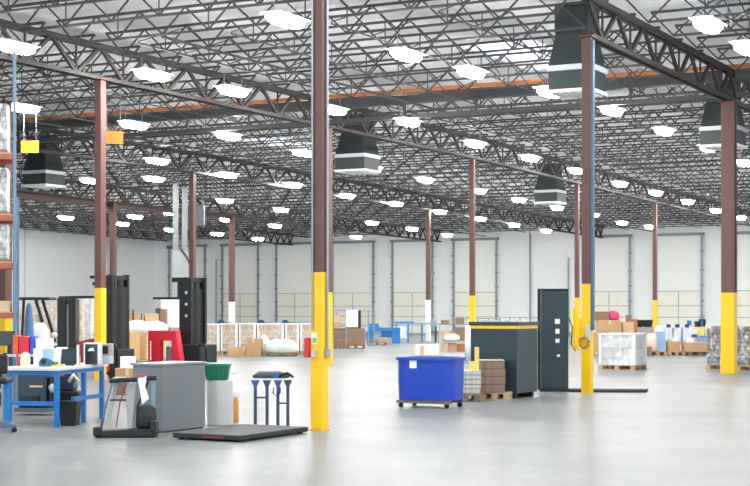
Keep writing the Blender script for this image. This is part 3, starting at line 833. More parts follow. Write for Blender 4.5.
stack(G(492, 28.3), .43, .5, .58, 4, stackBrown, 'flat_carton', 'dark brown flat carton bundle, %s of the stack beside the slate machine', .136, 'brown flat cartons')
t = thing('corrugated_sheet', 'thin tan cardboard sheet lying on the brown carton stack', 'sheet', G(491, 28.3, .717), 0)
MB().box(-.25, .23, -.27, .27, 0, .018).build('sheet', M('tan_sheet', (200, 176, 148), .8), t)
t = thing('yellow_bracket', 'pale yellow bent steel bracket standing on the grey carton stack', 'bracket', G(473.5, 27.9, .557), 0)
MB().box(.02, .1, -.02, .02, 0, .42).build('upright', M('pale_yellow_paint', (236, 208, 110), .5), t, bev=.005)
MB().box(-.08, .02, -.02, .02, .0, .16).build('foot', MATS['pale_yellow_paint'], t, bev=.005)
# small brown plank behind tub
tag(MB().box(-.03, .03, -.02, .02, .0, .98).build('wooden_post', cartB, None, loc=G(422, 28.6), rz=TH), 'short pale wooden post poking up behind the blue tub cart', 'post')

# slate machine with yellow stripe
mc = G(516.8, 28.5)
t = thing('slate_machine', 'big slate green enclosed machine with a yellow stripe round its top', 'machine', mc)
mw, ml, mh = .94, 1.02, 1.36
MB().box(-mw, 0, 0, ml, .09, mh - .06).build('body', dgreen, t, bev=.01)
MB().box(-mw - .006, .006, -.006, ml + .006, mh - .06, mh).build('yellow_stripe', yellow, t)
MB().box(-mw - .03, .03, -.03, ml + .03, mh, mh + .07).build('lid', dgreen2, t, bev=.01)
g = MB().box(-mw + .3, -.05, .04, .12, 0, .09).box(-mw + .3, -.05, ml - .14, ml - .06, 0, .09).each('foot', black, t)
g = MB()
for x in (-.8, -.62, -.35, -.12): g.box(x - .05, x + .05, .3, .42, mh + .07, mh + .1)
g.each('lid_fitting', lightst, t)
# tall cabinet
tc_ = G(541, 31.0)
t = thing('tall_cabinet', 'tall narrow slate cabinet with four white stickers, right of the slate machine', 'cabinet', tc_, -6)
tw, td, thh = .55, .5, 2.08
MB().box(0, tw, 0, td, .03, thh - .03).build('body', dgreen2, t, bev=.012)
MB().box(-.07, -.005, .04, td, .03, thh).build('gap_strip', black, t, bev=.01)  # black strip standing in for the shaded gap beside the cabinet
MB().box(-.01, tw + .01, -.012, td, thh - .03, thh).build('cap', black, t, bev=.006)
MB().box(.015, tw - .015, -.012, 0, .07, thh - .07).build('door_panel', dgreen2, t, bev=.008)
for (x, z, w2, h2) in ((.33, 1.42, .1, .1), (.33, 1.22, .08, .1), (.33, 1.03, .08, .08), (.35, .73, .06, .05)):
    MB().box(x - w2 / 2, x + w2 / 2, -.018, -.0125, z - h2 / 2, z + h2 / 2).build('white_sticker', paper, t)
g = MB().box(-.02, .62, -.03, .3, 0, .06); g.build('plinth', black, t)
MB().box(.6, 2.1, -.12, .0, .0, .05).build('floor_blade', black, t, bev=.008)
MB().box(.6, 2.16, .3, .4, .0, .05).build('floor_blade', black, t, bev=.008)
MB().tube([(tw + .01, .1, 1.5), (tw + .08, .05, 1.3), (tw + .06, .05, .95), (tw + .14, .02, .82)], .015, 6).build('green_cable', M('green_cable', (40, 110, 80), .5), t, smooth=True)

# ================================================================ RIGHT
wrapped(G(622.5, 42.6), None, 1.05, 1.02, .85, wrapWhite, 'white stretch-wrapped pallet right of the hose-coil column', seed=4)
wrapped(G(726, 42.8), None, .85, 1.0, 1.06, wrapGrey, 'grey bundled pallet behind and left of the thick right column', 'grey bundled pallets by the right column', seed=5, bands=False, jit=.025)
wrapped(G(757, 41.8), None, .9, 1.0, 1.06, wrapGrey, 'grey bundled pallet cut by the right picture edge', 'grey bundled pallets by the right column', seed=6, bands=False, jit=.025)
# far right row at depth ~55
D1 = 56.0
S1 = F / D1
def W1(n): return n / S1
def z1(y, d=D1): return max(0, CAMH - (y - HZ) * d / F)
def fc(x0, x1, y0, y1, d, label, mat=None, phi=0, name='cardboard_carton', tape=False, l=None, z=None):
    """carton filling picture columns x0..x1 and rows y0..y1 at depth d"""
    s_ = F / d; w = (x1 - x0) / s_; h = (y1 - y0) / s_
    zb = z1(y1, d) if z is None else z
    return carton(G((x0 + x1) / 2, d), phi, w, l or min(w, .8), h, label, mat, z=zb, tape=tape, name=name)
def fpal(x0, x1, d, label, phi=0, m=None):
    s_ = F / d
    return pallet(G((x0 + x1) / 2, d), phi, (x1 - x0) / s_, .95, label, m=m)
for k, (a, b_, lab) in enumerate([(590, 621, 'far pallet under the tall brown cartons right of the hose-coil column'), (623, 645, 'far pallet hidden behind the white wrapped pallet'), (646, 665, 'far pallet under the white and orange sack'), (666, 683, 'far pallet under the tall clear-wrapped goods'), (685, 708, 'far pallet under the long flat brown carton')]):
    fpal(a, b_, D1, lab)
fc(592, 621, 334, 353, D1, 'wide brown carton at the bottom of the tall brown carton pile', cartA, z=.137)
fc(597, 619, 320, 334, D1, 'large brown carton in the middle of the tall brown carton pile', cartA, tape=True)
fc(595, 608, 311.5, 320, D1, 'open-topped brown carton at top left of the tall brown carton pile', cartC)
bag(G(613, D1), .42, .35, .34, 'shiny pink wrapped bundle on top of the tall brown carton pile', pink, z=z1(320), seed=5, name='pink_bundle', cat='bundle')
fc(624, 640, 336, 353, D1, 'tan carton stack behind the white wrapped pallet, lower one', cartB, z=.137)
fc(622, 633, 322, 336, D1, 'tan carton right of the tall brown pile', cartB)
fc(631, 637, 319, 336, D1, 'narrow rust-coloured carton standing beside black totes', M('rust_cardboard', (188, 120, 78), .8))
fc(634, 652, 327, 354, 57.5, 'grey carton carrying the black totes', M('grey_cardboard', (170, 168, 162), .8), z=0)
for i, (a, b_, y0) in enumerate([(634, 643, 319.5), (643.5, 652, 320.5)]):
    w = (b_ - a) / S1; t = thing('black_tote', ['left black plastic tote above the white wrapped pallet', 'right black plastic tote above the white wrapped pallet'][i], 'tote', G((a + b_) / 2, 57.5, z1(327, 57.5)), 0, 'black totes')
    MB().frus((0, 0), (w * .42, .2), (w * .48, .24), 0, .24).build('body', blackp, t, bev=.02); MB().box(-w * .5, w * .5, -.25, .25, .22, .27).build('rim', black, t)
bag(G(651, D1), .42, .6, .66, 'white and orange sack on the pallet left of blue wrapped cases', M('white_orange_sack', (232, 214, 200), .5, var=.25, scale=6), z=.137, seed=8)
bag(G(646, D1 + 3.2), .5, .5, .9, 'pale crumpled white sack behind the white and orange one', film, z=0, seed=9)
fc(655.5, 664.5, 332, 352, D1, 'stack of light blue shrink-wrapped cases', skyb, name='wrapped_cases', z=.137)
for i, (a, b_, y0) in enumerate([(663, 671, 322), (671.5, 680, 322.5), (680.5, 690, 322)]):
    w = (b_ - a) / S1
    t = thing('wrapped_stack', ['left', 'middle', 'right'][i] + ' tall clear-wrapped white stack behind the far pallets', 'wrapped goods', G((a + b_) / 2, 57.4), 0, 'tall clear-wrapped stacks')
    load_mesh(w, .7, (351 - y0) / S1, z0=.0, jit=.02, seed=20 + i).build('wrapped_load', wrapBlueW, t)
    MB().box(-.09, .07, -.37, -.33, 1.0, 1.12).build('dark_print', dblue, t)
fc(667, 679, 343, 353, D1, 'small brown carton before the tall clear-wrapped stacks', cartA, z=.137)
fc(684, 708, 343.5, 353, D1 - .3, 'long flat brown carton at the far right row end', cartA, z=.137, l=.8)
g = thing('blue_steel_cart', 'bright blue steel cart frame above the long brown carton', 'cart', G(695, 58.5), 0)
for x in (-.22, .22):
    for y in (-.2, .2): MB().box(x - .04, x + .04, y - .04, y + .04, 0, 1.25).build('post', blue, g)
MB().box(-.26, .5, -.24, .24, .62, .72).build('shelf', blue, g); MB().box(-.26, .26, -.24, .24, .25, .3).build('lower_shelf', blue, g)
fc(698, 704, 327, 336, 57.5, 'yellow and white carton on the blue cart', M('pale_yellow_card', (235, 215, 130), .6))
fc(704.5, 712, 327, 336, 57.5, 'pale cream carton right of the yellow and white one', cream)
fc(698, 711, 336.5, 343, 57.5, 'blue and white striped carton under the yellow one', M('soft_blue_card', (130, 165, 205), .6, var=.3))
t = thing('black_tote', 'black crate on the blue cart, far right', 'tote', G(700, 58.5, z1(327, 58.5)), 0)
MB().frus((0, 0), (.16, .2), (.18, .22), 0, .22).build('body', blackp, t, bev=.02); MB().box(-.04, .2, -.1, .1, .22, .3).build('lid', black, t)

for i, (x0, x1, y0, y1, dd, lab, mt) in enumerate([
    (646, 651, 347, 356, 55.2, 'small rust-brown carton at the foot of the orange and white sack', cartC),
    (672, 677, 338, 343, 56.0, 'tiny white carton on the small brown carton before the tall stacks', paper),
    (655.5, 661, 326, 332, 56.0, 'small white carton on top of the light blue cases', paper),
    (626, 631, 315, 322, 56.0, 'small dark carton on the tan carton beside the pink bundle', cartC),
    (687, 693, 338.5, 343.5, 55.7, 'small white carton on the long flat brown carton', paper),
    (588, 592, 336, 353, 57.5, 'narrow dark carton half behind the hose-coil column', cartC)]):
    fc(x0, x1, y0, y1, dd, lab, mt, l=.25)
# ================================================================ MIDDLE DISTANCE
DA = 66.0
for (a, b_, lab, mt) in [(334, 345.5, 'dark brown strapped bale just right of the nearest columns', stackBrown), (346.5, 365, 'dark brown crate under the white cabinet in the distance', cartC)]:
    fpal(a, b_, DA, 'pallet under the ' + lab, m=woodd)
    fc(a, b_, 328.5, 345.5, DA, lab, mt, z=.137, l=.8)
t = thing('white_cabinet', 'white boxy cabinet with dark side on the brown crate, distance centre left', 'cabinet', G(353, DA, z1(328.5, DA)), 0)
MB().box(-.28, .22, -.3, .3, .06, .8).build('body', whitep, t); MB().box(.22, .34, -.3, .3, .02, .78).build('dark_side', black, t); MB().box(-.3, .34, -.32, .32, 0, .06).build('base', black, t)
fc(334, 340, 315.5, 321.5, DA, 'small tan carton on top of the strapped bale', cartB)
fc(333.5, 340, 322, 328.3, DA, 'small brown carton directly on the strapped bale', cartA)
t = thing('railing', 'thin dark grey guard rail frame left of the white cabinet', 'rail', G(352, 70), 0)
for x in (-.7, .75, 1.0): MB().tube([(x, 0, 0), (x, 0, 1.65)], .03, 8).build('post', trackm, t)
MB().tube([(-.7, 0, 1.65), (1.0, 0, 1.6)], .03, 8).build('rail', trackm, t)
# blue conveyors
t = thing('blue_conveyor', 'bright blue roller conveyor in the distance, left one', 'conveyor', G(385, 76), 0, 'blue conveyors')
MB().box(-.85, .75, -.3, .3, .6, .78).build('bed', blue, t)
for x in (-.72, .55): MB().box(x - .2, x + .2, -.25, .25, 0, .6).build('leg_frame', blue, t)
MB().box(-.8, -.3, -.28, .28, .78, .98).build('end_drive', blue, t); MB().box(-.5, -.15, -.2, .2, .98, 1.05).build('yellow_part', yellow, t)
MB().box(-.2, .4, -.2, .2, .3, .6).build('motor_box', M('motor_blue', (30, 90, 160), .4), t)
t = thing('blue_conveyor', 'longer pale blue conveyor table in the distance, right one', 'conveyor', G(412, 78), 0, 'blue conveyors')
MB().box(-.9, 1.3, -.3, .3, .92, 1.0).build('bed', hoseb, t); MB().box(-.9, .1, -.3, .3, 1.0, 1.06).build('top', blue, t)
for x in (-.8, -.2, .5, 1.2): MB().box(x - .04, x + .04, -.25, .25, 0, .92).build('leg', blue if x < .6 else black, t)
MB().box(-.75, -.25, -.2, .2, .2, .85).build('wrapped_box', wrapBlueW, t)
fpal(367, 387, 72, 'low wooden pallet with scraps before the blue conveyor', m=woodd)
fc(368, 378, 342, 345, 72, 'flat dark scrap carton on the low pallet', cartC, z=.137); fc(379, 387, 341.5, 345, 72, 'flat tan scrap carton on the low pallet', cartA, z=.137)
# shelf carts before the slate machine
DS = 50.0
t = thing('shelf_cart', 'two-tier grey shelf cart loaded with cartons, left of the yellow column', 'cart', G(453, DS), 0)
for x in (-.42, .42):
    for y in (-.25, .25): MB().box(x - .02, x + .02, y - .02, y + .02, 0, 1.2).build('post', lightst, t)
for z in (.25, .62): MB().box(-.45, .45, -.28, .28, z, z + .03).build('shelf', lightst, t)
MB().box(-.72, .45, -.28, .28, 1.17, 1.2).build('top_shelf', M('haze_grey_metal', (118, 126, 130), .5), t)
MB().box(-.74, -.55, -.3, .0, 1.1, 1.3).build('scanner_head', trackm, t, bev=.02)
sS = F / DS
def sc_(x0, x1, z, h, lab, mt, l=.4):
    w = (x1 - x0) / sS; carton(G((x0 + x1) / 2, DS), 0, w, l, h, lab, mt, z=z, tape=False)
sc_(442, 449, .655, .32, 'tan carton on the middle shelf of the grey cart, left', cartB)
sc_(449.5, 455, .655, .28, 'orange-brown carton on the middle shelf of the grey cart, centre', cartA)
sc_(455.5, 465, .655, .42, 'taller brown carton on the middle shelf of the grey cart, right', cartC)
sc_(441, 447, .285, .28, 'tan carton on the low shelf of the grey cart, left', cartB)
sc_(448, 456, .285, .3, 'brown carton on the low shelf of the grey cart, centre', cartA)
sc_(457, 465, .285, .26, 'reddish brown carton on the low shelf of the grey cart, right', M('rust_cardboard', (188, 120, 78), .8))
sc_(456, 464, 1.205, .2, 'brown carton on the top shelf of the grey cart, right', cartC)
sc_(441, 449, 1.205, .12, 'flat greyish-brown carton on the top shelf of the grey cart', cartC)
bag(G(452, DS - .35), .5, .25, .22, 'white crumpled bag on the middle shelf of the grey cart', paper, z=.655, seed=12)
t = thing('film_roll', 'upright white roll of stretch film right of the shelf cart', 'roll', G(468, 48.5))
MB().lathe((0, 0), [(.1, 0), (.1, 1.15), (.07, 1.17)], 18).build('roll', film, t, smooth=True)
MB().lathe((0, 0), [(.03, 1.17), (.03, 1.24)], 12).build('core', cartB, t)
t = thing('white_low_case', 'low white case on the floor behind the blue tub cart', 'case', G(429, 56), 0)
MB().box(-.5, .5, -.3, .3, 0, .38).build('body', whitep, t, bev=.02); MB().box(-.5, .5, -.31, -.3, .34, .37).build('lid_seam', lightst, t)

# grey rails, cages and machines near the back wall
rr = random.Random(5)
for i, (a, b_, y0, dd) in enumerate([(204, 250, 324, 88), (255, 312, 322, 88), (336, 380, 326, 90), (455, 500, 318, 86), (500, 540, 317, 84)]):
    t = thing('guard_rail', ['grey guard rail by the back wall behind the left wrapped pallets', 'grey guard rail by the back wall left of the nearest column', 'grey guard rail by the back wall behind the white cabinet', 'grey guard rail by the back wall behind the yellow column', 'grey guard rail by the back wall behind the slate machine'][i], 'rail', G((a + b_) / 2, dd), 0, 'guard rails along the back wall')
    s_ = F / dd; w = (b_ - a) / s_; zt_ = CAMH + (HZ - y0) / s_
    n = 4
    for k in range(n + 1): MB().box(-w / 2 + w * k / n - .03, -w / 2 + w * k / n + .03, -.03, .03, 0, zt_).build('post', hoseb if i < 3 else trackm, t)
    MB().box(-w / 2, w / 2, -.025, .025, zt_ - .06, zt_).build('top_rail', hoseb if i < 3 else trackm, t); MB().box(-w / 2, w / 2, -.025, .025, zt_ * .55, zt_ * .55 + .05).build('mid_rail', hoseb if i < 3 else trackm, t)
for i, (px, dd) in enumerate([(263, 84), (287, 82), (223, 84)]):
    t = thing('dark_device', ['dark blue machine head above the wrapped pallets, middle', 'dark machine head above the wrapped pallets, right', 'dark blue machine head above the wrapped pallets, left'][i], 'machine', G(px, dd), 0)
    MB().box(-.25, .3, -.2, .2, .0, .8).build('cabinet', hoseb, t, bev=.03); MB().prism([(-.35, .8), (.5, .8), (.5, .95), (.1, 1.0), (.0, 1.12), (-.2, 1.12), (-.3, .95)], -.2, .2).build('head', dblue, t, bev=.02)

# long row of wrapped pallets
DL = 57.0; SL = F / DL
xr = [(195, 220.5), (221.5, 238.5), (239.5, 256.5), (257.5, 284.5), (285.5, 299.5), (300.5, 316)]
for i, (a, b_) in enumerate(xr):
    w = (b_ - a) / SL
    wrapped(G((a + b_) / 2, DL), 0, w, .95, 1.0 - (.0 if i else .02), wrapTan, 'film-wrapped tan carton pallet, %s from left in the long row before the back wall' % nth(i + 1), 'row of film-wrapped tan pallets', seed=30 + i, bands=True)
carton(G(244, 55.2), 6, 1.15, .5, .32, 'low slumped brown carton before the long wrapped row', cartA, z=.0, tape=True)
carton(G(255, 55.0), -10, .5, .45, .62, 'brown carton with open side before the long wrapped row', cartA, tape=True)
bag(G(264.5, 55.3), .35, .35, .75, 'tall white crumpled plastic bag before the long wrapped row', film, seed=15)
bag(G(281, 55), 1.15, .5, .5, 'wide clear bag with green print before the long wrapped row', M('clear_green_print_bag', (214, 226, 222), .3, var=.3, scale=8), z=.1, seed=16)
fpal(266, 297, 55, 'thin dark pallet beneath the wide clear bag', m=woodd)
for o in bpy.data.objects:
    if o.get('label', '').startswith('thin dark pallet'): o.scale = (1, 1, .7)

# ================================================================ LEFT MIDDLE : trucks
def wheel(t, x, y, r, w=.12):
    MB().tube([(x, y - w / 2, r), (x, y + w / 2, r)], r, 18).build('wheel', rubber, t)
# reach truck, forks to the left
def mast(t, x, y0, y1, H, rail=.09, mat=black):
    for y in (y0, y1):
        MB().box(x - rail, x + rail, y - .04, y + .04, .05, H).build('mast_rail', mat, t, bev=.006)
        MB().box(x - rail - .12, x - rail + .03, y - .03, y + .03, .1, H - .08).build('inner_rail', mat, t)
    g = MB()
    for z in (.25, H * .5, H - .08): g.box(x - .05, x + .05, y0, y1, z - .05, z + .05)
    g.each('mast_crossbar', mat, t)
    MB().tube([(.02, (y0 + y1) / 2, .1), (.02, (y0 + y1) / 2, H - .15)], .1, 12).build('lift_cylinder', mat, t)
    MB().box(.03, .06, y0, y1, .1, H - .3).build('mast_guard', blackp, t)
    g = MB()
    for y in ((y0 + y1) / 2 - .12, (y0 + y1) / 2 + .12): g.box(x - .02, x + .02, y - .015, y + .015, .3, H - .1)
    g.each('lift_chain', steel, t)
rt = thing('reach_truck', 'black-masted reach truck with red body behind the grey cabinet', 'forklift', G(190, 40))
mast(rt, 0, -.1, .55, 2.5, .13)
MB().box(-.3, -.18, -.15, .6, 1.95, 2.42).build('carriage', black, rt, bev=.01)
for y in (0, .45):
    MB().box(-1.15, -.25, y - .06, y + .06, 1.93, 1.99).build('fork', black, rt, bev=.01)
MB().box(-.5, .02, -.12, .57, 2.38, 2.5).build('mast_top', black, rt, bev=.01)
MB().box(-.1, .45, -.2, .6, .1, .75).build('battery_box', blackp, rt, bev=.03)
MB().tube([(.42, -.2, .75), (.6, -.2, .75), (.65, -.2, .65), (.65, -.2, .1)], .035, 8).build('guard_loop', black, rt, smooth=True)
wheel(rt, .3, -.2, .1)
arch = [(-1.0, .2), (-1.0, 1.13), (-.12, 1.13), (.02, .2), (-.22, .2), (-.3, .85), (-.62, .85), (-.62, .2)]
rtb = MB().prism([(-.8, .15), (-.8, 1.12), (-.44, 1.12), (-.44, .15)], -.75, -.55).prism([(-.06, .15), (-.06, 1.12), (.08, 1.13), (.26, .15)], -.75, -.55).prism([(-.44, .86), (-.44, 1.12), (-.06, 1.12), (-.06, .86)], -.75, -.55)
rtb.build('red_body', red, rt, bev=.02)
MB().box(-.72, -.69, -.76, -.752, .35, .85).build('white_lettering_strip', paper, rt)
MB().box(-.36, -.1, -.6, -.42, .2, .72).build('seat', M('grey_seat', (120, 128, 130), .5), rt, bev=.05)
g = MB()
for z in (1.5, 1.8, 2.1): g.tube([(-.02, -.15, z), (-.02, -.14, z)], .04, 10)
g.each('mast_bolt', lightst, rt)
# second truck behind the workbench column
rt2 = thing('reach_truck', 'tall black truck mast right behind the workbench column', 'forklift', G(112.5, 37.5))
mast(rt2, 0, -.05, .55, 2.52, .07)
MB().box(-.35, -.1, -.0, .5, 2.25, 2.5).build('carriage', black, rt2, bev=.01)
MB().box(-.78, -.33, .1, .2, 2.43, 2.5).build('upper_arm', black, rt2, bev=.01)
MB().box(-.7, -.33, .1, .2, 2.26, 2.34).build('lower_arm', black, rt2, bev=.01)
MB().box(-1.3, -.2, .0, .1, 1.94, 2.0).build('fork', black, rt2); MB().box(-1.3, -.2, .4, .5, 1.94, 2.0).build('fork', black, rt2); MB().box(-.2, -.1, 0, .5, 1.8, 2.3).build('fork_backrest', black, rt2)
MB().box(-.2, .3, -.25, .5, .08, .7).build('battery_box', blackp, rt2, bev=.03)
MB().tube([(.0, -.28, .82), (.3, -.28, .82), (.36, -.28, .7), (.36, -.28, .1)], .03, 8).build('guard_loop', black, rt2, smooth=True)
MB().box(.0, .12, -.3, -.25, .15, .45).build('red_panel', red, rt2)
wheel(rt2, .2, -.25, .1)
# third: forklift with overhead guard
fk = thing('forklift', 'black forklift with overhead guard and short mast left of the workbench column', 'forklift', G(68, 38.5), 0)
MB().box(-.22, -.02, -.25, .25, .1, 1.95).build('mast_rail', black, fk, bev=.01); MB().box(.06, .24, -.25, .25, .1, 1.92).build('mast_rail', black, fk, bev=.01)
MB().box(-.2, .22, -.2, .2, 1.8, 2.0).build('mast_crossbar', black, fk, bev=.03)
MB().box(-.06, .08, -.1, .1, .3, 1.8).build('lift_cylinder', steel, fk)
MB().box(-1.25, -.38, -.45, .45, 1.9, 1.97).build('overhead_guard', black, fk, bev=.02)
MB().bar((-.72, -.4, 1.9), (-.4, -.4, .85), .07).build('guard_pillar', black, fk); MB().bar((-.72, .4, 1.9), (-.4, .4, .85), .07).build('guard_pillar', black, fk)
MB().bar((-1.2, .4, 1.9), (-1.25, .4, .8), .06).build('guard_pillar', black, fk)
MB().prism([(-1.4, .15), (-.25, .15), (-.25, .75), (-.5, .9), (-.9, .8), (-1.4, .85)], -.45, .45).build('body', dblue, fk, bev=.05)
MB().prism([(.25, .15), (.9, .15), (.9, .75), (.7, .95), (.25, .85)], -.3, .4).build('red_hood', dred, fk, bev=.04)
wheel(fk, -1.1, -.42, .2); wheel(fk, -.2, -.42, .2)
MB().lathe((-.28, -.3), [(.05, .95), (.08, 1.0), (.08, 1.06), (.03, 1.1)], 12).build('headlamp', lam, fk, smooth=True)

# stock in the left distance
t = thing('wooden_bench_shelf', 'long waist-high shelf holding cartons in the left distance', 'shelf', G(143, 52), 0)
MB().box(-1.0, .85, -.35, .35, 1.12, 1.17).build('shelf_board', whitep, t)
for x in (-.95, .8):
    for y in (-.3, .3): MB().box(x - .03, x + .03, y - .03, y + .03, 0, 1.12).build('leg', lightst, t)
fc(121.5, 142, 312, 322.5, 52, 'long brown carton on the left distant shelf, left one', cartA, z=1.172, l=.5)
fc(143, 145, 311.5, 322.5, 52, 'narrow grey carton between two long brown ones on the shelf', M('grey_cardboard', (170, 168, 162), .8), z=1.172, l=.5)
fc(146, 160, 312, 322.5, 52, 'long tan carton on the left distant shelf, right one', cartB, z=1.172, l=.5)
fc(161, 166.5, 307.5, 322.5, 52, 'tall narrow brown carton at the shelf end', cartC, z=1.172, l=.5)
fc(156, 161.5, 306.5, 311.8, 52.05, 'small dark carton topmost on the shelf', M('charcoal_card', (90, 84, 80), .8), z=1.172 + 10.6 * 52 / F, l=.3)
tag(MB().tube([(0, 0, 0), (0, 0, .5)], .025, 8).build('dark_stick', black, None, loc=G(133, 51.6, 1.172)), 'thin dark stick standing before the long brown carton', 'stick')
bag(G(137, 48.6), .9, .5, .36, 'crumpled white plastic heap on the tan cartons, left', paper, z=.945, seed=41)
bag(G(153, 48.9), .9, .5, .34, 'crumpled white plastic heap on the tan cartons, right', paper, z=.945, seed=42)
t = carton(G(128, 46), -28, .52, .5, .84, 'big brown carton left of the red truck body', cartA, z=.16, tape=True)
t = carton(G(145.5, 46.6), -28, .4, .4, .45, 'lower tan carton touching the red truck body', cartB, z=.16, tape=True)
carton(G(145.5, 46.6), -28, .4, .4, .36, 'upper tan carton touching the red truck body', cartB, z=.615, tape=True)
pallet(G(138, 46.4), -20, 1.6, 1.1, 'wide pallet under the big brown cartons left of the red body')
pallet(G(145, 48.8), 0, 1.6, 1.0, 'pallet under the tan crates carrying white plastic heaps')
for i, px in enumerate((136, 155)):
    carton(G(px, 48.8), 0, .72, .7, .8, ['tan crate under the left white plastic heap', 'tan crate under the right white plastic heap'][i], cartB, z=.14, tape=False)
# cartons low before the truck
carton(G(131, 30), -10, .5, .45, .22, 'low brown carton on a dark box behind the sweeper', cartA, z=.3, tape=True)
carton(G(131, 30), -10, .55, .5, .3, 'dark carton carrying the low brown one behind the sweeper', cartC, z=0, tape=False)
carton(G(143, 31), 0, .35, .4, .55, 'white carton left of the grey cabinet top', paper, z=.0, tape=False)
carton(G(128, 34), 0, .3, .3, .62, 'white bucket-like carton before the brown cartons', paper, z=0, tape=False)
t = thing('orange_cone', 'small orange cone left of the big brown cartons', 'cone', G(125, 36), 0)
MB().lathe((0, 0), [(.12, .03), (.03, .55), (.02, .57)], 14).build('cone', M('cone_orange', (235, 100, 50), .5), t, smooth=True); MB().box(-.16, .16, -.16, .16, 0, .03).build('base', M('cone_orange', (235, 100, 50), .5), t)

# pallet rack at left edge
rk = G(18, 27.0)
rack = thing('pallet_rack', 'tall pallet rack with blue uprights and orange beams at left edge', 'rack', rk, 10)
rackb = M('rack_blue', (92, 122, 150), .45, var=.1)
for x, zt_ in ((-.06, 6.2), (-2.4, 6.2)):
    for y in (0, .95):
        zt_ = 6.2 if y == 0 else 3.7
        MB().box(x - .028, x + .028, y - .035, y + .035, 0, zt_).build('upright', rackb, rack, bev=.004)
    g = MB()
    for k in range(5): g.bar((x, 0, .3 + k * .65), (x, .95, .3 + (k + 1) * .65 - .1), .025)
    g.build('brace', rackb, rack)
for z in (1.5, 2.38, 3.22, 4.3):
    for y in (-.0, .95):
        MB().box(-2.36, -.1, y - .025, y + .025, z, z + .1).build('beam', M('rack_orange', (156, 86, 60), .5), rack)
    MB().box(-2.36, -.1, .0, .95, z + .1, z + .12).build('deck', wood, rack)
a_ = TH + math.radians(10)
def RK(x, y, z): return Vector((rk.x + math.cos(a_) * x - math.sin(a_) * y, rk.y + math.sin(a_) * x + math.cos(a_) * y, z))
for i, (x, z, h) in enumerate([(-.66, 2.5, .6), (-.66, 3.34, .75), (-.66, 4.42, .8)]):
    t = thing('wrapped_pallet', ['film-wrapped grey load on the rack level just above the yellow bins', 'film-wrapped grey load on the third rack level', 'film-wrapped grey load on the top rack level'][i], 'pallet load', RK(x, .48, z), 10, 'wrapped loads on the rack')
    load_mesh(.95, .85, h, z0=.06, seed=50 + i).build('wrapped_load', wrapGrey, t); MB().box(-.47, .47, -.42, .42, 0, .06).build('pallet', woodd, t)
for i, (x, c_, lab) in enumerate([(-.26, M('clear_bin', (206, 190, 150), .4), 'clear tan bin on the lowest rack level, right'), (-.5, yellow, 'yellow bin on the lowest rack level'), (-.74, orange, 'orange bin on the lowest rack level at picture edge')]):
    t = thing('storage_bin', lab, 'bin', RK(x, .3, 1.621), 10, 'bins on the rack')
    MB().frus((0, 0), (.09, .15), (.11, .18), 0, .18).build('body', c_, t); MB().box(-.115, .115, -.185, .185, .17, .19).build('rim', c_, t)
# things between bench and rack
t = thing('dark_monitor', 'black monitor at left edge above the workbench', 'monitor', G(9, 26.2, .9), 4)
MB().box(-.22, .1, -.02, .02, .14, .39).build('screen', glassd, t, bev=.006); MB().box(-.03, .03, 0, .04, 0, .2).build('stand', black, t); MB().box(-.1, .1, -.06, .08, 0, .015).each('foot', black, t)
t = thing('parts_table', 'low table behind the workbench carrying red and blue boxes', 'table', G(38, 26.2), 0)
MB().box(-.75, .6, -.25, .25, .86, .9).build('table_top', lightst, t)
for x in (-.7, .55):
    for y in (-.2, .2): MB().box(x - .02, x + .02, y - .02, y + .02, 0, .86).build('leg', black, t)
def pt(x0, x1, y0, y1, lab, mt, d=26.2, nm='small_box', z=.902):
    s_ = F / d; h = CAMH - (y0 - HZ) / s_ - z
    carton(G((x0 + x1) / 2, d), 0, (x1 - x0) / s_, .3, h, lab, mt, z=z, tape=False, name=nm)
pt(15, 20, 335, 0, 'small orange-red box on the low table', M('orange_red', (224, 84, 50), .5))
pt(21, 31, 336.5, 0, 'red box on the low table behind the workbench', red)
pt(32, 36.5, 336, 0, 'blue box right of the red one', M('vivid_blue', (40, 80, 205), .4))
pt(37.5, 52, 338.5, 0, 'white box right of the blue one', paper)
bag(G(40, 29.5), .35, .3, .5, 'white sack standing between rack and forklift', paper, z=.9, seed=61)
carton(G(40, 29.6), 0, .6, .5, .9, 'brown carton below the white sack near the rack', cartA, z=0)
t = thing('draped_sack', 'pale blue crumpled sack hanging beside the rack', 'sack', G(29, 28.5), 0)
load = MB().loops([[(math.cos(a) * r_, math.sin(a) * r_ * .8, z) for a in [2 * math.pi * i / 12 for i in range(12)]] for r_, z in ((.07, .9), (.1, 1.0), (.09, 1.2), (.08, 1.45), (.05, 1.7), (.03, 1.78))])
load.build('sack', M('washed_blue_fabric', (84, 122, 160), .7, var=.25, scale=8), t, smooth=True)
MB().box(-.12, .12, -.12, .12, 0, .9).build('stand', black, t)
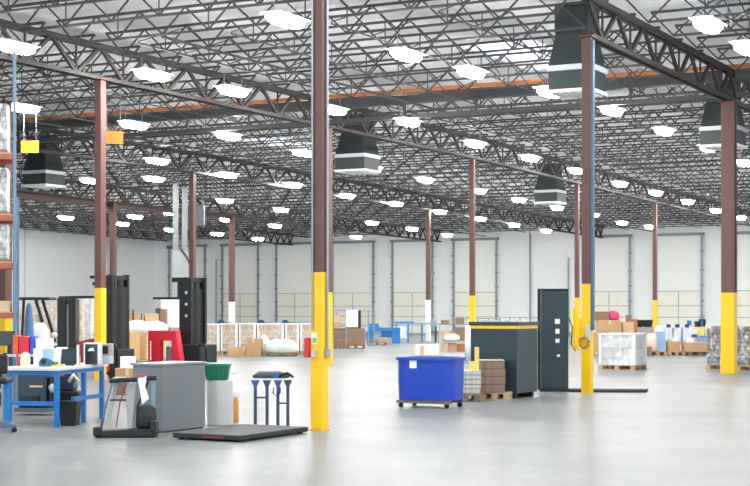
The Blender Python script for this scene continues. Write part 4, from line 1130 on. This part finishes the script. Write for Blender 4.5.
for i, (px, d, h, w, mt) in enumerate([(30, 44, 1.75, .6, cartC), (42, 45, 1.6, .6, cartB), (53, 44, 1.85, .5, cartA), (79, 46, 1.9, .28, cartC), (88, 47, 2.0, .28, cartB)]):
    t = wrapped(G(px, d), 0, w, .5, h - .14, [wrapTan, wrapWhite, wrapTan, wrapTan, wrapWhite][i], ['tan wrapped stack behind the rack end', 'white wrapped stack behind the forklift guard', 'tan wrapped stack behind the forklift pillar', 'tan wrapped stack between forklift mast and yellow column', 'white wrapped stack touching the yellow column'][i], seed=70 + i, bands=False)

# parts that sit on another part become its sub-parts
SUB = {'white_sticker': 'door_panel', 'white_label': 'tub', 'green_sticker': 'notice_plate', 'white_lettering_strip': 'red_body', 'tape': 'body',
       'small_print': 'sign_board', 'fold_line': 'sign_board', 'chrome_strip': 'cabinet', 'pressure_gauge': 'cylinder', 'red_clip': 'handlebar',
       'faded_red_marking': 'frame', 'corner_board': 'wrapped_load', 'top_film_edge': 'wrapped_load', 'blue_print_panel': 'body', 'white_tag': 'body',
       'red_roll': 'body', 'tape_roll': 'body', 'rib': 'body', 'blue_motor': 'white_tray', 'yellow_part': 'end_drive', 'lid_fitting': 'lid', 'mast_bolt': 'mast_rail', 'conduit_end_box': 'conduit'}
for o in list(bpy.data.objects):
    b_ = o.name.split('.')[0]
    if b_ in SUB and o.parent:
        for c in o.parent.children:
            if c.name.split('.')[0] == SUB[b_]:
                o.parent = c
                break
# ---------------------------------------------------------------- camera, world, view
cam = bpy.data.cameras.new('camera'); co = bpy.data.objects.new('camera', cam); COL.objects.link(co)
co.location = (0, 0, CAMH); co.rotation_euler = (math.pi / 2, 0, TH)
cam.sensor_width = 36; cam.lens = 36 * F / 750; cam.shift_y = (HZ - 243) / 750; cam.clip_end = 400
SC.camera = co
w = bpy.data.worlds.new('World'); SC.world = w; w.use_nodes = True
w.node_tree.nodes['Background'].inputs[0].default_value = (.86, .93, 1, 1); w.node_tree.nodes['Background'].inputs[1].default_value = 1.0
SC.view_settings.view_transform = 'Standard'; SC.view_settings.look = 'None'; SC.view_settings.gamma = 1; SC.view_settings.exposure = 1.47
SC.view_settings.use_curve_mapping = False
SC.cycles.use_denoising = True
SC.cycles.max_bounces = 8; SC.cycles.diffuse_bounces = 5
SC.cycles.sample_clamp_indirect = 6
